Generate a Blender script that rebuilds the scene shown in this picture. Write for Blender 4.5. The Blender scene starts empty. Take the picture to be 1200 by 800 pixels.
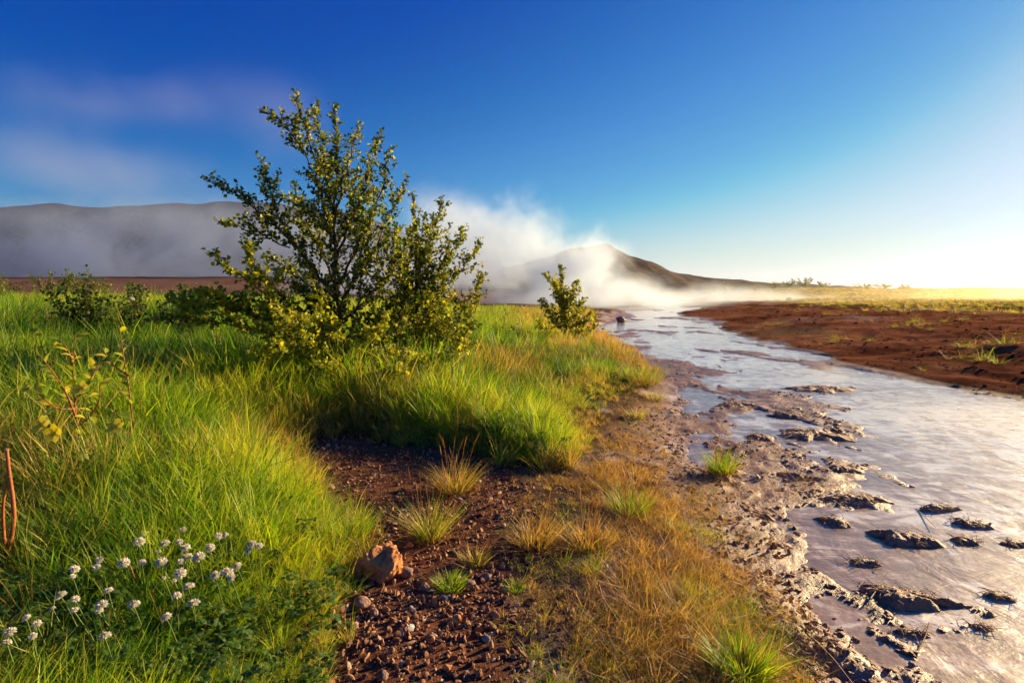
import bpy, math, random
import numpy as np
from mathutils import Vector, Matrix

random.seed(7)
RNG = np.random.default_rng(7)
SC = bpy.context.scene
COL = SC.collection
R = math.radians

# ------------------------------------------------------------------ camera
CAM_H = 1.05
LENS = 20.0
F = 1200 * LENS / 36.0
PITCH = math.atan(60 / F)
cam_d = bpy.data.cameras.new('camera')
cam_d.lens = LENS
cam_d.sensor_width = 36
cam_d.clip_start = 0.05
cam_d.clip_end = 20000
cam = bpy.data.objects.new('camera', cam_d)
cam.location = (0, 0, CAM_H)
cam.rotation_euler = (math.pi / 2 - PITCH, 0, 0)
COL.objects.link(cam)
SC.camera = cam

# ------------------------------------------------------------------ world and sun
SUN_AZ = R(57)      # to the right of the view direction (+Y)
SUN_EL = R(15)
world = bpy.data.worlds.new('World')
SC.world = world
world.use_nodes = True
wn = world.node_tree.nodes
wl = world.node_tree.links
wn.clear()
sky = wn.new('ShaderNodeTexSky')
sky.sky_type = 'NISHITA'
sky.sun_disc = False
sky.sun_elevation = SUN_EL
sky.sun_rotation = SUN_AZ
sky.altitude = 0
sky.air_density = 1.0
sky.dust_density = 0.2
sky.ozone_density = 4.0
# grade the physical sky the way the photograph is graded: deeper blue overhead, pale horizon
pre = wn.new('ShaderNodeVectorMath'); pre.operation = 'SCALE'; pre.inputs['Scale'].default_value = 0.12
sp = wn.new('ShaderNodeSeparateColor'); cb = wn.new('ShaderNodeCombineColor')
mg = wn.new('ShaderNodeMath'); mg.operation = 'MULTIPLY'; mg.inputs[1].default_value = 0.97
mb = wn.new('ShaderNodeMath'); mb.operation = 'MAXIMUM'
cv = wn.new('ShaderNodeRGBCurve'); cv.mapping.extend = 'HORIZONTAL'
for ci_, pts_ in enumerate([[(0, 0), (.10, .0), (.19, .05), (.29, .13), (.40, .34), (.55, .56), (1, .84)],
                            [(0, 0), (.20, .075), (.22, .095), (.36, .26), (.46, .38), (.64, .62), (1, .86)],
                            [(0, 0), (.34, .40), (.45, .49), (.62, .66), (.87, .79), (1, .87)]]):
    c_ = cv.mapping.curves[ci_]
    while len(c_.points) < len(pts_): c_.points.new(.5, .5)
    for p_, q_ in zip(c_.points, pts_): p_.location = q_
cv.mapping.update()
post = wn.new('ShaderNodeVectorMath'); post.operation = 'SCALE'; post.inputs['Scale'].default_value = 1 / 0.12
bg = wn.new('ShaderNodeBackground')
bg.inputs['Strength'].default_value = 0.05
wo = wn.new('ShaderNodeOutputWorld')
wl.new(sky.outputs[0], pre.inputs[0]); wl.new(pre.outputs[0], sp.inputs[0])
wl.new(sp.outputs[1], mg.inputs[0]); wl.new(mg.outputs[0], mb.inputs[0]); wl.new(sp.outputs[2], mb.inputs[1])
wl.new(sp.outputs[0], cb.inputs[0]); wl.new(sp.outputs[1], cb.inputs[1]); wl.new(mb.outputs[0], cb.inputs[2])
# the brightest part of the sky, round the sun, keeps its own strength
ex1 = wn.new('ShaderNodeVectorMath'); ex1.operation = 'SUBTRACT'; ex1.inputs[1].default_value = (1, 1, 1)
ex2 = wn.new('ShaderNodeVectorMath'); ex2.operation = 'MAXIMUM'; ex2.inputs[1].default_value = (0, 0, 0)
ex3 = wn.new('ShaderNodeVectorMath'); ex3.operation = 'ADD'
wl.new(cb.outputs[0], ex1.inputs[0]); wl.new(ex1.outputs[0], ex2.inputs[0]); wl.new(ex2.outputs[0], ex3.inputs[0])
wl.new(cb.outputs[0], cv.inputs['Color']); wl.new(cv.outputs[0], ex3.inputs[1]); wl.new(ex3.outputs[0], post.inputs[0])
wl.new(post.outputs[0], bg.inputs['Color'])
wl.new(bg.outputs[0], wo.inputs['Surface'])

sun_d = bpy.data.lights.new('sun', 'SUN')
sun_d.energy = 5.0
sun_d.color = (1.0, 0.75, 0.40)
sun_d.angle = R(0.6)
sun = bpy.data.objects.new('sun', sun_d)
SUN_DIR = Vector((math.sin(SUN_AZ) * math.cos(SUN_EL), math.cos(SUN_AZ) * math.cos(SUN_EL), math.sin(SUN_EL)))
sun.rotation_euler = SUN_DIR.to_track_quat('Z', 'Y').to_euler()
sun.location = (0, 0, 30)
COL.objects.link(sun)

vs = SC.view_settings
vs.view_transform = 'Standard'
vs.look = 'None'
vs.exposure = 1.28
vs.gamma = 1.0
SC.render.engine = 'CYCLES'
cy = SC.cycles
cy.use_denoising = True
try:
    cy.denoiser = 'OPENIMAGEDENOISE'
    cy.denoising_input_passes = 'RGB_ALBEDO_NORMAL'
except Exception:
    pass
cy.use_adaptive_sampling = True
cy.adaptive_threshold = 0.03
cy.max_bounces = 5
cy.diffuse_bounces = 2
cy.glossy_bounces = 2
cy.transmission_bounces = 4
cy.transparent_max_bounces = 8
cy.volume_bounces = 2
cy.volume_step_rate = 1.5
cy.volume_max_steps = 256
cy.caustics_reflective = False
cy.caustics_refractive = False
cy.sample_clamp_indirect = 6.0

# ------------------------------------------------------------------ helpers
def _hash(ix, iy, seed):
    h = (ix.astype(np.int64) * 374761393 + iy.astype(np.int64) * 668265263 + seed * 1442695041) & 0xFFFFFFFF
    h = ((h ^ (h >> 13)) * 1274126177) & 0xFFFFFFFF
    h = (h ^ (h >> 16)) & 0xFFFFFFFF
    return h / 4294967295.0

def vnoise(x, y, seed=0):
    x = np.asarray(x, float); y = np.asarray(y, float)
    ix = np.floor(x); iy = np.floor(y)
    fx = x - ix; fy = y - iy
    fx = fx * fx * (3 - 2 * fx); fy = fy * fy * (3 - 2 * fy)
    a = _hash(ix, iy, seed); b = _hash(ix + 1, iy, seed)
    c = _hash(ix, iy + 1, seed); d = _hash(ix + 1, iy + 1, seed)
    return (a * (1 - fx) + b * fx) * (1 - fy) + (c * (1 - fx) + d * fx) * fy

def fbm(x, y, octv=4, seed=0, gain=0.5):
    s = 0; a = 1; t = 0
    x = np.asarray(x, float); y = np.asarray(y, float)
    for o in range(octv):
        s = s + a * vnoise(x, y, seed + o * 17)
        t += a; a *= gain
        x, y = x * 1.93 + y * 0.51 + 3.1, y * 1.93 - x * 0.51 + 7.7
    return s / t

def ridged(x, y, octv=4, seed=0):
    s = 0; a = 1; t = 0
    x = np.asarray(x, float); y = np.asarray(y, float)
    for o in range(octv):
        s = s + a * (1 - np.abs(2 * vnoise(x, y, seed + o * 13) - 1))
        t += a; a *= 0.5
        x, y = x * 1.9 + y * 0.6 + 1.7, y * 1.9 - x * 0.6 + 5.3
    return s / t

def sstep(a, b, x):
    t = np.clip((np.asarray(x, float) - a) / (b - a), 0, 1)
    return t * t * (3 - 2 * t)

def ray(px, py):
    cp, sp = math.cos(PITCH), math.sin(PITCH)
    u = 400 - py
    return np.array([px - 600.0, F * cp + u * sp, -F * sp + u * cp])

def at_depth(px, py, depth):
    """the place seen at that pixel of the photograph, `depth` metres ahead"""
    d = ray(px, py)
    t = depth / d[1]
    return Vector((d[0] * t, depth, CAM_H + d[2] * t))

def ground_xy(px, py, z=0.0):
    d = ray(px, py)
    t = (z - CAM_H) / d[2]
    return d[0] * t, d[1] * t

# ------------------------------------------------------------------ lie of the land
WATER_Z = -0.07
SH_Y = [-300, -20, 0, 1.5, 2.3, 2.8, 3.6, 4.4, 5.4, 6.4, 7.6, 9, 11.7, 17.5, 30, 58, 120, 4000]
SH_X = [-30, -1, .5, .78, .98, 1.0, .98, 1.12, 1.4, 1.68, 1.75, 1.75, 1.80, 2.5, 5.5, 15, 40, 1500]
BK_Y = [-300, -20, 0, 4, 5.8, 8.2, 14.6, 30, 58, 120, 4000]
BK_X = [-18, 6, 5.8, 5.4, 5.2, 5.0, 5.9, 9.5, 18, 42, 1504]

FLATS = [ground_xy(a, b, -.07) + (rx, ry, h) for a, b, rx, ry, h in [(1085, 700, .30, .18, .050), (950, 740, .17, .42, .060), (1010, 790, .13, .24, .050), (880, 630, .20, .26, .055), (950, 512, .45, .22, .050), (985, 556, .28, .14, .040), (1070, 632, .24, .10, .040), (858, 580, .2, .22, .050), (1140, 740, .2, .12, .03), (960, 458, .9, .3, .046), (868, 478, .5, .2, .05), (820, 440, .7, .3, .05), (830, 500, .3, .1, .045)]]

def shore_d(x, y):
    w = (fbm(y * 0.9, x * 0.3, 3, 5) - .5) * 0.55 * np.clip(np.abs(y) / 5, .35, 3)
    return x - np.interp(y, SH_Y, SH_X) + w

def bank_d(x, y):
    w = (fbm(y * 0.5, x * 0.2, 3, 9) - .5) * 0.8 * np.clip(np.abs(y) / 5, .6, 5)
    return x - np.interp(y, BK_Y, BK_X) + w

def poly_sd(x, y, poly):
    """signed distance to a closed polygon, positive inside"""
    x = np.asarray(x, float); y = np.asarray(y, float)
    inside = np.zeros(x.shape, bool)
    best = np.full(x.shape, 1e9)
    n = len(poly)
    for i in range(n):
        ax, ay = poly[i]; bx, by = poly[(i + 1) % n]
        dx, dy = bx - ax, by - ay
        t = np.clip(((x - ax) * dx + (y - ay) * dy) / (dx * dx + dy * dy + 1e-12), 0, 1)
        best = np.minimum(best, np.hypot(x - ax - t * dx, y - ay - t * dy))
        c = ((ay > y) != (by > y))
        with np.errstate(divide='ignore', invalid='ignore'):
            xi = ax + (y - ay) * dx / (dy if abs(dy) > 1e-9 else 1e-9)
        inside ^= c & (x < xi)
    return np.where(inside, best, -best)

GRAVEL = [ground_xy(*p) for p in [(335, 520), (400, 508), (520, 516), (600, 545), (618, 640), (606, 700), (640, 800), (700, 900), (430, 960), (395, 800), (400, 740), (425, 690), (418, 640), (385, 590)]]
LUSHL = [(-40, -6), (-1.0, -6), ] + [ground_xy(*p) for p in [(300, 1200), (372, 880), (392, 780), (396, 720), (428, 655), (398, 600), (352, 556), (338, 532), (400, 518), (520, 532), (610, 555), (680, 560), (702, 520), (706, 480), (770, 452), (775, 430), (735, 400), (702, 378), (680, 362)]] + [(3, 60), (-60, 60)]
DEAD = [ground_xy(*p) for p in [(600, 575), (690, 548), (742, 540), (785, 600), (835, 660), (880, 740), (915, 820), (1000, 960), (560, 960), (610, 800), (600, 700), (618, 640)]]

def masks(x, y):
    n1 = (fbm(x * 2.2, y * 2.2, 3, 31) - .5)
    n2 = (fbm(x * 7, y * 7, 2, 37) - .5)
    jit = n1 * .30 + n2 * .10
    gravel = sstep(-.06, .06, poly_sd(x, y, GRAVEL) + jit)
    lush = sstep(-.05, .08, poly_sd(x, y, LUSHL) + jit * .8)
    dead = sstep(-.10, .10, poly_sd(x, y, DEAD) + jit)
    sd = shore_d(x, y); bd = bank_d(x, y)
    stream = sstep(-.25, .15, sd) * (1 - sstep(-.1, .15, bd))
    return gravel, lush, dead, stream, sd, bd

def height(x, y):
    x = np.asarray(x, float); y = np.asarray(y, float)
    sd = shore_d(x, y); bd = bank_d(x, y)
    lush = sstep(-.05, .45, poly_sd(x, y, LUSHL))
    near = 1 / (1 + (np.hypot(x, y) / 25) ** 2)
    # left land
    zl = 0.035 * sstep(0, -1.2, sd) + 0.10 * lush
    zl = zl + 0.30 * sstep(0, 7, -(x + .8)) * sstep(1.0, 9, y) + 0.05 * sstep(0, 2, -(x + .8))
    zl = zl + sstep(-2, -30, x) * (2.4 * sstep(16, 80, y) - 1.5 * sstep(80, 160, y))
    zl = zl + (fbm(x * 1.4, y * 1.4, 3, 2) - .5) * .09 * lush * near + (fbm(x * .2, y * .2, 3, 4) - .5) * .35 * sstep(8, 30, y)
    # mud on the shore and the shallow bed
    rg = ridged(x * 2.1 + y * .5, y * 1.05, 5, 51)
    rf = fbm(x * 11, y * 9, 3, 61)
    mudz = -0.098 - .006 * sstep(.1, .5, sd) + (0.024 + .026 * sstep(3, 5, y)) * (rg - .5) * 2 + 0.03 * (rf - .5)
    island = sstep(.50, .72, fbm(x * .95 + 3.3, y * .55 + 1.2, 3, 77))
    mudz = mudz + .046 * island * (1 - .8 * sstep(1.9, 3.0, x - .12 * y)) - 0.024 * sstep(.5, 1.6, sd)
    mudz = mudz + 0.055 * sstep(.34, -.12, sd)
    far = sstep(5, 9, y)
    mudz = mudz + far * (.050 * sstep(.47, .66, fbm(x * 1.3 + .35 * y, y * .55 - .1 * x, 4, 83)) - .006)
    # low flats of smooth wet mud just breaking the surface
    for (cx, cy, rx, ry, hh) in FLATS:
        q = np.exp(-((((x - cx) * .85 + (y - cy) * .5) / rx) ** 2 + (((y - cy) * .85 - (x - cx) * .5) / ry) ** 2))
        mudz = mudz + .62 * hh * q * (.55 + .9 * rf)
    mudz = np.where(mudz > WATER_Z, WATER_Z + (mudz - WATER_Z) * .42, mudz)
    mudz = mudz + .010 * (rf - .5) * near
    # fine crumbs of turned mud close by
    fine = near * ((ridged(x * 8 + 3, y * 5, 4, 81) - .5) * .018 + (fbm(x * 34, y * 24, 3, 87) - .5) * .014)
    sm = sstep(-.35, .25, sd)
    rough_land = near * ((fbm(x * 9, y * 9, 3, 91) - .5) * .022)
    z = (zl + rough_land) * (1 - sm) + (mudz + fine) * sm
    # right land
    zr = -0.02 + 0.22 * sstep(0, 3.5, bd) + (ridged(x * .6, y * .6, 5, 15) - .5) * .20 * sstep(.3, 2.5, bd) + (fbm(x * 3.1, y * 3.1, 4, 16) - .5) * .10 * sstep(.0, .8, bd) / (1 + (np.hypot(x, y) / 30) ** 2)
    dd = np.hypot(x, y)
    zr = zr + .95 * sstep(22, 85, dd) * sstep(3, 14, bd) + (fbm(x * .05, y * .05, 3, 19) - .5) * 1.2 * sstep(40, 140, dd)
    sr = sstep(-.25, .35, bd)
    z = z * (1 - sr) + zr * sr
    return z

def hgt(x, y):
    return float(height(np.array([x]), np.array([y]))[0])

def on_ground(px, py, dz=0.0):
    """ground point seen at that pixel of the photograph"""
    z = 0.0
    for _ in range(14):
        x, y = ground_xy(px, py, min(z, 0.9))
        z = .5 * z + .5 * hgt(x, y)
    x, y = ground_xy(px, py, min(z, 0.9))
    return Vector((x, y, hgt(x, y) + dz))

# ------------------------------------------------------------------ object helpers
def link(o, parent=None):
    COL.objects.link(o)
    if parent is not None:
        o.parent = parent
    return o

def tag(o, label=None, cat=None, group=None, kind=None):
    if label: o['label'] = label
    if cat: o['category'] = cat
    if group: o['group'] = group
    if kind: o['kind'] = kind
    return o

def np_mesh(name, verts, faces_flat, counts, mat=None, attrs=None, smooth=True):
    """fast mesh from flat arrays; attrs: name -> per-vertex float or (n,3) array"""
    me = bpy.data.meshes.new(name)
    verts = np.asarray(verts, np.float32).reshape(-1, 3)
    faces_flat = np.asarray(faces_flat, np.int32).ravel()
    counts = np.asarray(counts, np.int32)
    me.vertices.add(len(verts)); me.vertices.foreach_set('co', verts.ravel())
    me.loops.add(len(faces_flat)); me.loops.foreach_set('vertex_index', faces_flat)
    me.polygons.add(len(counts))
    st = np.zeros(len(counts), np.int32); st[1:] = np.cumsum(counts)[:-1]
    me.polygons.foreach_set('loop_start', st)
    me.polygons.foreach_set('loop_total', counts)
    me.polygons.foreach_set('use_smooth', np.full(len(counts), smooth))
    me.update(calc_edges=True)
    for k, a in (attrs or {}).items():
        a = np.asarray(a, np.float32)
        if a.ndim == 1:
            at = me.attributes.new(k, 'FLOAT', 'POINT'); at.data.foreach_set('value', a)
        else:
            at = me.attributes.new(k, 'FLOAT_VECTOR', 'POINT'); at.data.foreach_set('vector', a.ravel())
    if mat: me.materials.append(mat)
    return me

def grid_faces(nr, nc, wrap=False):
    i = np.arange(nr - 1)[:, None]; j = np.arange(nc if wrap else nc - 1)[None, :]
    jn = (j + 1) % nc
    a = i * nc + j; b = i * nc + jn; c = (i + 1) * nc + jn; d = (i + 1) * nc + j
    return np.stack([a, b, c, d], -1).reshape(-1, 4)

class Tubes:
    """collects tapering tubes into one mesh"""
    def __init__(self): self.v = []; self.f = []; self.n = 0; self.t = []
    def add(self, path, radii, sides=5, tint=0.5):
        P = np.array([tuple(p) for p in path], float)
        n = len(P)
        T = np.gradient(P, axis=0)
        T /= np.linalg.norm(T, axis=1)[:, None] + 1e-9
        ref = np.array([0.13, 0.31, 0.94]) if abs(T[0][2]) < .9 else np.array([1, .1, 0])
        U = np.cross(T, ref); U /= np.linalg.norm(U, axis=1)[:, None] + 1e-9
        W = np.cross(T, U)
        ang = np.arange(sides) / sides * 2 * np.pi
        rr = np.asarray(radii, float)[:, None, None]
        V = P[:, None, :] + rr * (np.cos(ang)[None, :, None] * U[:, None, :] + np.sin(ang)[None, :, None] * W[:, None, :])
        self.v.append(V.reshape(-1, 3)); self.f.append(grid_faces(n, sides, True) + self.n)
        self.t.append(np.full(n * sides, tint))
        self.n += n * sides
    def mesh(self, name, mat):
        v = np.concatenate(self.v); f = np.concatenate(self.f)
        return np_mesh(name, v, f, np.full(len(f), 4), mat, {'tint': np.concatenate(self.t)})

LEAF_SHAPES = {
    'birch': np.array([(0, 0), (.34, .30), (-.34, .30), (.30, .68), (-.30, .68), (0, 1.0)]),
    'willow': np.array([(0, 0), (.17, .28), (-.17, .28), (.16, .66), (-.16, .66), (0, 1.0)]),
}
def leaf_arrays(P, D, N, S, shape='birch', fold=.10):
    """P base points, D directions, N normals, S lengths -> verts, quads"""
    P = np.asarray(P, float); D = np.asarray(D, float); N = np.asarray(N, float); S = np.asarray(S, float)
    D /= np.linalg.norm(D, axis=1)[:, None] + 1e-9
    B = np.cross(D, N); B /= np.linalg.norm(B, axis=1)[:, None] + 1e-9
    N = np.cross(B, D)
    sh = LEAF_SHAPES[shape]
    zz = np.array([0, fold, fold, fold * .7, fold * .7, -.12])
    V = P[:, None, :] + S[:, None, None] * (sh[None, :, 0, None] * B[:, None, :] + sh[None, :, 1, None] * D[:, None, :] + zz[None, :, None] * N[:, None, :])
    n = len(P); o = (np.arange(n) * 6)[:, None]
    tri1 = np.array([0, 1, 2]); q = np.array([2, 1, 3, 4]); tri2 = np.array([4, 3, 5])
    flat = np.concatenate([o + tri1, o + q, o + tri2], 1).ravel()
    counts = np.tile([3, 4, 3], n)
    return V.reshape(-1, 3), flat, counts

# ------------------------------------------------------------------ material helpers
class MT:
    def __init__(self, name):
        self.m = bpy.data.materials.new(name); self.m.use_nodes = True
        self.n = self.m.node_tree.nodes; self.l = self.m.node_tree.links
        self.n.clear()
        self.out = self.n.new('ShaderNodeOutputMaterial')
    def node(self, t, **kw):
        nd = self.n.new(t)
        for k, v in kw.items():
            if k.startswith('i_'):
                nd.inputs[int(k[2:])].default_value = v
            else: setattr(nd, k, v)
        return nd
    def link(self, a, b): self.l.new(a, b)
    def attr(self, name, inst=False):
        nd = self.n.new('ShaderNodeAttribute'); nd.attribute_name = name
        nd.attribute_type = 'INSTANCER' if inst else 'GEOMETRY'
        return nd
    def noise(self, scale, detail=4, rough=.55, vec=None, dist=0.0):
        nd = self.n.new('ShaderNodeTexNoise')
        nd.inputs['Scale'].default_value = scale; nd.inputs['Detail'].default_value = detail
        nd.inputs['Roughness'].default_value = rough; nd.inputs['Distortion'].default_value = dist
        if vec is not None: self.link(vec, nd.inputs['Vector'])
        return nd.outputs['Fac']
    def math(self, op, a, b=None, c=None, clamp=False):
        nd = self.n.new('ShaderNodeMath'); nd.operation = op; nd.use_clamp = clamp
        for i, v in enumerate((a, b, c)):
            if v is None: continue
            if isinstance(v, (int, float)): nd.inputs[i].default_value = v
            else: self.link(v, nd.inputs[i])
        return nd.outputs[0]
    def mix(self, fac, a, b, mode='MIX'):
        nd = self.n.new('ShaderNodeMix'); nd.data_type = 'RGBA'; nd.blend_type = mode
        for i, v in ((0, fac), (6, a), (7, b)):
            if isinstance(v, (int, float)): nd.inputs[i].default_value = v
            elif isinstance(v, tuple): nd.inputs[i].default_value = v if len(v) == 4 else v + (1,)
            else: self.link(v, nd.inputs[i])
        return nd.outputs[2]
    def ramp(self, fac, stops, interp='LINEAR'):
        nd = self.n.new('ShaderNodeValToRGB'); cr = nd.color_ramp; cr.interpolation = interp
        while len(cr.elements) < len(stops): cr.elements.new(.5)
        for e, (p, c) in zip(cr.elements, stops):
            e.position = p; e.color = c if len(c) == 4 else tuple(c) + (1,)
        self.link(fac, nd.inputs[0])
        return nd.outputs[0]
    def maprange(self, v, a, b, c=0, d=1, smooth=False):
        nd = self.n.new('ShaderNodeMapRange')
        if smooth: nd.interpolation_type = 'SMOOTHSTEP'
        self.link(v, nd.inputs[0])
        for i, q in enumerate((a, b, c, d)): nd.inputs[i + 1].default_value = q
        return nd.outputs[0]
    def bump(self, h, strength=.5, dist=.01, normal=None):
        nd = self.n.new('ShaderNodeBump'); nd.inputs['Strength'].default_value = strength
        nd.inputs['Distance'].default_value = dist
        self.link(h, nd.inputs['Height'])
        if normal is not None: self.link(normal, nd.inputs['Normal'])
        return nd.outputs[0]
    def principled(self, color=None, rough=.6, spec=.5, normal=None, **kw):
        nd = self.n.new('ShaderNodeBsdfPrincipled')
        for k, v in (('Base Color', color), ('Roughness', rough), ('Specular IOR Level', spec), ('Normal', normal)):
            if v is None: continue
            if isinstance(v, (int, float)): nd.inputs[k].default_value = v
            elif isinstance(v, tuple): nd.inputs[k].default_value = v if len(v) == 4 else v + (1,)
            else: self.link(v, nd.inputs[k])
        for k, v in kw.items(): nd.inputs[k].default_value = v
        return nd.outputs[0]
    def surf(self, s): self.link(s, self.out.inputs['Surface'])

def leafy(name, color_out_fn, trans=.5, rough=.5, spec=.35, tscale=1.35):
    m = MT(name)
    col = color_out_fn(m)
    p = m.principled(col, rough, spec)
    tr = m.node('ShaderNodeBsdfTranslucent')
    # light passing through a leaf comes out yellower
    tcol = m.mix(1.0, col, (tscale * 1.02, tscale * 1.08, tscale * .42), 'MULTIPLY')
    m.link(tcol, tr.inputs[0])
    mx = m.node('ShaderNodeMixShader'); mx.inputs[0].default_value = trans
    m.link(p, mx.inputs[1]); m.link(tr.outputs[0], mx.inputs[2])
    m.surf(mx.outputs[0])
    return m.m

def simple_mat(name, c0, c1, scale=20, rough=.7, bump=.3, spec=.3, bdist=.004):
    m = MT(name)
    tc = m.node('ShaderNodeTexCoord').outputs['Object']
    n = m.noise(scale, 5, .6, tc)
    col = m.ramp(n, [(.3, c0), (.7, c1)])
    nr = m.bump(m.noise(scale * 3, 4, .6, tc), bump, bdist)
    m.surf(m.principled(col, rough, spec, nr))
    return m.m

# grass: attribute b = per-blade random, h = along blade, instance: dry, rnd
def grass_color(m):
    b = m.attr('b').outputs['Fac']; h = m.attr('h').outputs['Fac']
    dry = m.attr('dry', True).outputs['Fac']; rnd = m.attr('rnd', True).outputs['Fac']
    g = m.ramp(m.math('ADD', m.math('MULTIPLY', b, .45), m.math('MULTIPLY', rnd, .55)),
               [(0.0, (.010, .042, .010)), (.26, (.04, .14, .010)), (.44, (.15, .29, .010)), (.66, (.42, .47, .02)), (1, (.58, .44, .07))])  # darkest and yellow stops double as shaded and sunlit grass
    d = m.ramp(m.math('ADD', m.math('MULTIPLY', b, .7), m.math('MULTIPLY', rnd, .3)),
               [(0.0, (.14, .085, .03)), (.3, (.32, .15, .045)), (.6, (.54, .30, .10)), (.82, (.66, .42, .17)), (1, (.58, .19, .05))])
    f = m.math('ADD', dry, m.math('MULTIPLY', m.math('SUBTRACT', b, .5), .5))
    f = m.maprange(f, .30, .70)
    c = m.mix(f, g, d)
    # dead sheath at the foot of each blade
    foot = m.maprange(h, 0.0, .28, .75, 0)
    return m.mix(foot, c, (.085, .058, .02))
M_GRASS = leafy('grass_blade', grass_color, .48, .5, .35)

def leaf_color(cols):
    def fn(m):
        t = m.attr('tint').outputs['Fac']
        return m.ramp(t, cols)
    return fn
M_BIRCH = leafy('birch_leaf', leaf_color([(0, (.020, .050, .010)), (.35, (.055, .10, .012)), (.6, (.16, .19, .012)), (.8, (.34, .31, .016)), (1, (.50, .40, .03))]), .45, .5, .3)  # yellow end of the ramp stands in for sun highlights on leaves
M_BIRCH_SUN = leafy('sunlit_birch_leaf', leaf_color([(0, (.05, .09, .010)), (.3, (.16, .20, .012)), (.6, (.38, .37, .018)), (1, (.58, .46, .03))]), .45, .5, .3)  # birch leaf again, the low shrub's sunlight painted in as brighter yellow
M_WILLOW = leafy('willow_leaf', leaf_color([(0, (.05, .14, .015)), (.5, (.26, .33, .015)), (1, (.58, .48, .03))]), .45, .35, .5)
M_CLOVERLEAF = leafy('clover_leaf', leaf_color([(0, (.03, .08, .010)), (.6, (.08, .15, .012)), (1, (.18, .22, .02))]), .4, .55, .3)
M_BARK = simple_mat('birch_bark', (.05, .022, .014), (.16, .075, .045), 30, .6, .5)
M_REDBARK = simple_mat('red_bark', (.16, .04, .018), (.30, .10, .035), 60, .5, .2)
M_STEM = simple_mat('green_stem', (.07, .13, .02), (.14, .20, .03), 60, .5, .1)
M_STRAW = simple_mat('straw', (.20, .10, .04), (.42, .26, .11), 40, .6, .2)
M_REDSTEM = simple_mat('red_stem', (.34, .07, .025), (.50, .17, .06), 35, .35, .2, .6)
M_PETALW = leafy('white_petal', leaf_color([(0, (.62, .50, .42)), (.4, (.80, .74, .66)), (1, (.86, .82, .76))]), .25, .6, .3, .9)
M_CORE = simple_mat('clover_core', (.22, .05, .03), (.42, .16, .09), 300, .7, .3)
M_PETALY = leafy('yellow_petal', leaf_color([(0, (.75, .55, .01)), (1, (.85, .68, .02))]), .3, .3, .5, 1.0)
M_PINK = leafy('pink_floret', leaf_color([(0, (.50, .20, .26)), (1, (.75, .45, .48))]), .25, .6, .3, .9)

# ------------------------------------------------------------------ ground sheet
def ground_rings():
    r1 = np.exp(np.arange(math.log(.35), math.log(1.1), .06))
    r2 = np.exp(np.arange(math.log(1.1), math.log(14), .0082))
    r3 = np.exp(np.arange(math.log(14), math.log(90), .022))
    r4 = np.exp(np.arange(math.log(90), math.log(2500), .08))
    return np.concatenate([[0.05], r1, r2, r3, r4])
rr = ground_rings()
az = np.concatenate([np.arange(-R(48), R(48), .0042), np.arange(R(48), 2 * math.pi - R(48), .07)])
A, RR = np.meshgrid(az, rr)
GX = (np.sin(A) * RR).ravel(); GY = (np.cos(A) * RR).ravel()
GZ = height(GX, GY)
gravel, lush, dead, stream, sd, bd = masks(GX, GY)
def C(*c): return np.array(c)[None, :]
def blend(a, b, m): return a * (1 - m[:, None]) + b * m[:, None]
n_s = fbm(GX * 3, GY * 3, 4, 111); n_l = fbm(GX * .35, GY * .35, 3, 113); n_f = fbm(GX * 14, GY * 14, 3, 117)
col = blend(C(.10, .062, .035), C(.15, .10, .065), n_s) * np.ones((len(GX), 1))
col = blend(col, blend(C(.10, .042, .022), C(.22, .10, .052), n_s), gravel)
col = blend(col, blend(C(.15, .09, .05), C(.085, .05, .028), n_s), dead)
col = blend(col, blend(C(.040, .042, .014), C(.075, .055, .022), n_s), lush)
crust = sstep(.52, .66, fbm(GX * 2.6, GY * 2.6, 4, 201)) * sstep(-.85, -.3, sd) * (1 - sstep(.0, .25, sd)) * (1 - lush)
crust = np.maximum(crust, .9 * np.exp(-((GX - .72) ** 2 / .05 + (GY - 2.35) ** 2 / .10)) * sstep(.35, .6, n_f + .1))
mudc = blend(C(.14, .058, .034), C(.31, .165, .105), sstep(.35, .65, n_f * .5 + n_s * .5))
smask = sstep(-.45, -.05, sd)
col = blend(col, mudc, smask * (1 - lush * .8))
col = blend(col, C(.50, .42, .38) * np.ones((len(GX), 1)), crust * .75)
# right bank: red-brown earth, then pale flats, then golden meadow
dist = np.hypot(GX, GY)
bankc = blend(C(.085, .030, .014), C(.25, .095, .045), sstep(.35, .7, n_s * .5 + n_l * .5))
bankc = blend(bankc, C(.30, .21, .17) * np.ones((len(GX), 1)), .6 * sstep(.56, .68, fbm(GX * .22, GY * .6, 4, 140)) * sstep(12, 20, dist))
mead = blend(C(.16, .13, .03), C(.30, .20, .06), sstep(.35, .65, n_l))
mmask = sstep(26, 36, dist + (n_l - .5) * 14) * sstep(4, 9, bd)
bankc = blend(bankc, mead, mmask)
col = blend(col, bankc, sstep(-.05, .25, bd))
# left plain beyond the grass
lp = sstep(26, 34, GY + (n_l - .5) * 6) * (1 - smask)
col = blend(col, blend(C(.12, .06, .045), C(.19, .11, .08), n_l), lp)
wet = np.clip(smask * (1 - sstep(-.05, .2, bd)) * sstep(.03, -.055, GZ), 0, 1)
rough_a = .85 - .42 * wet
gf = grid_faces(len(rr), len(az), True)
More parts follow.
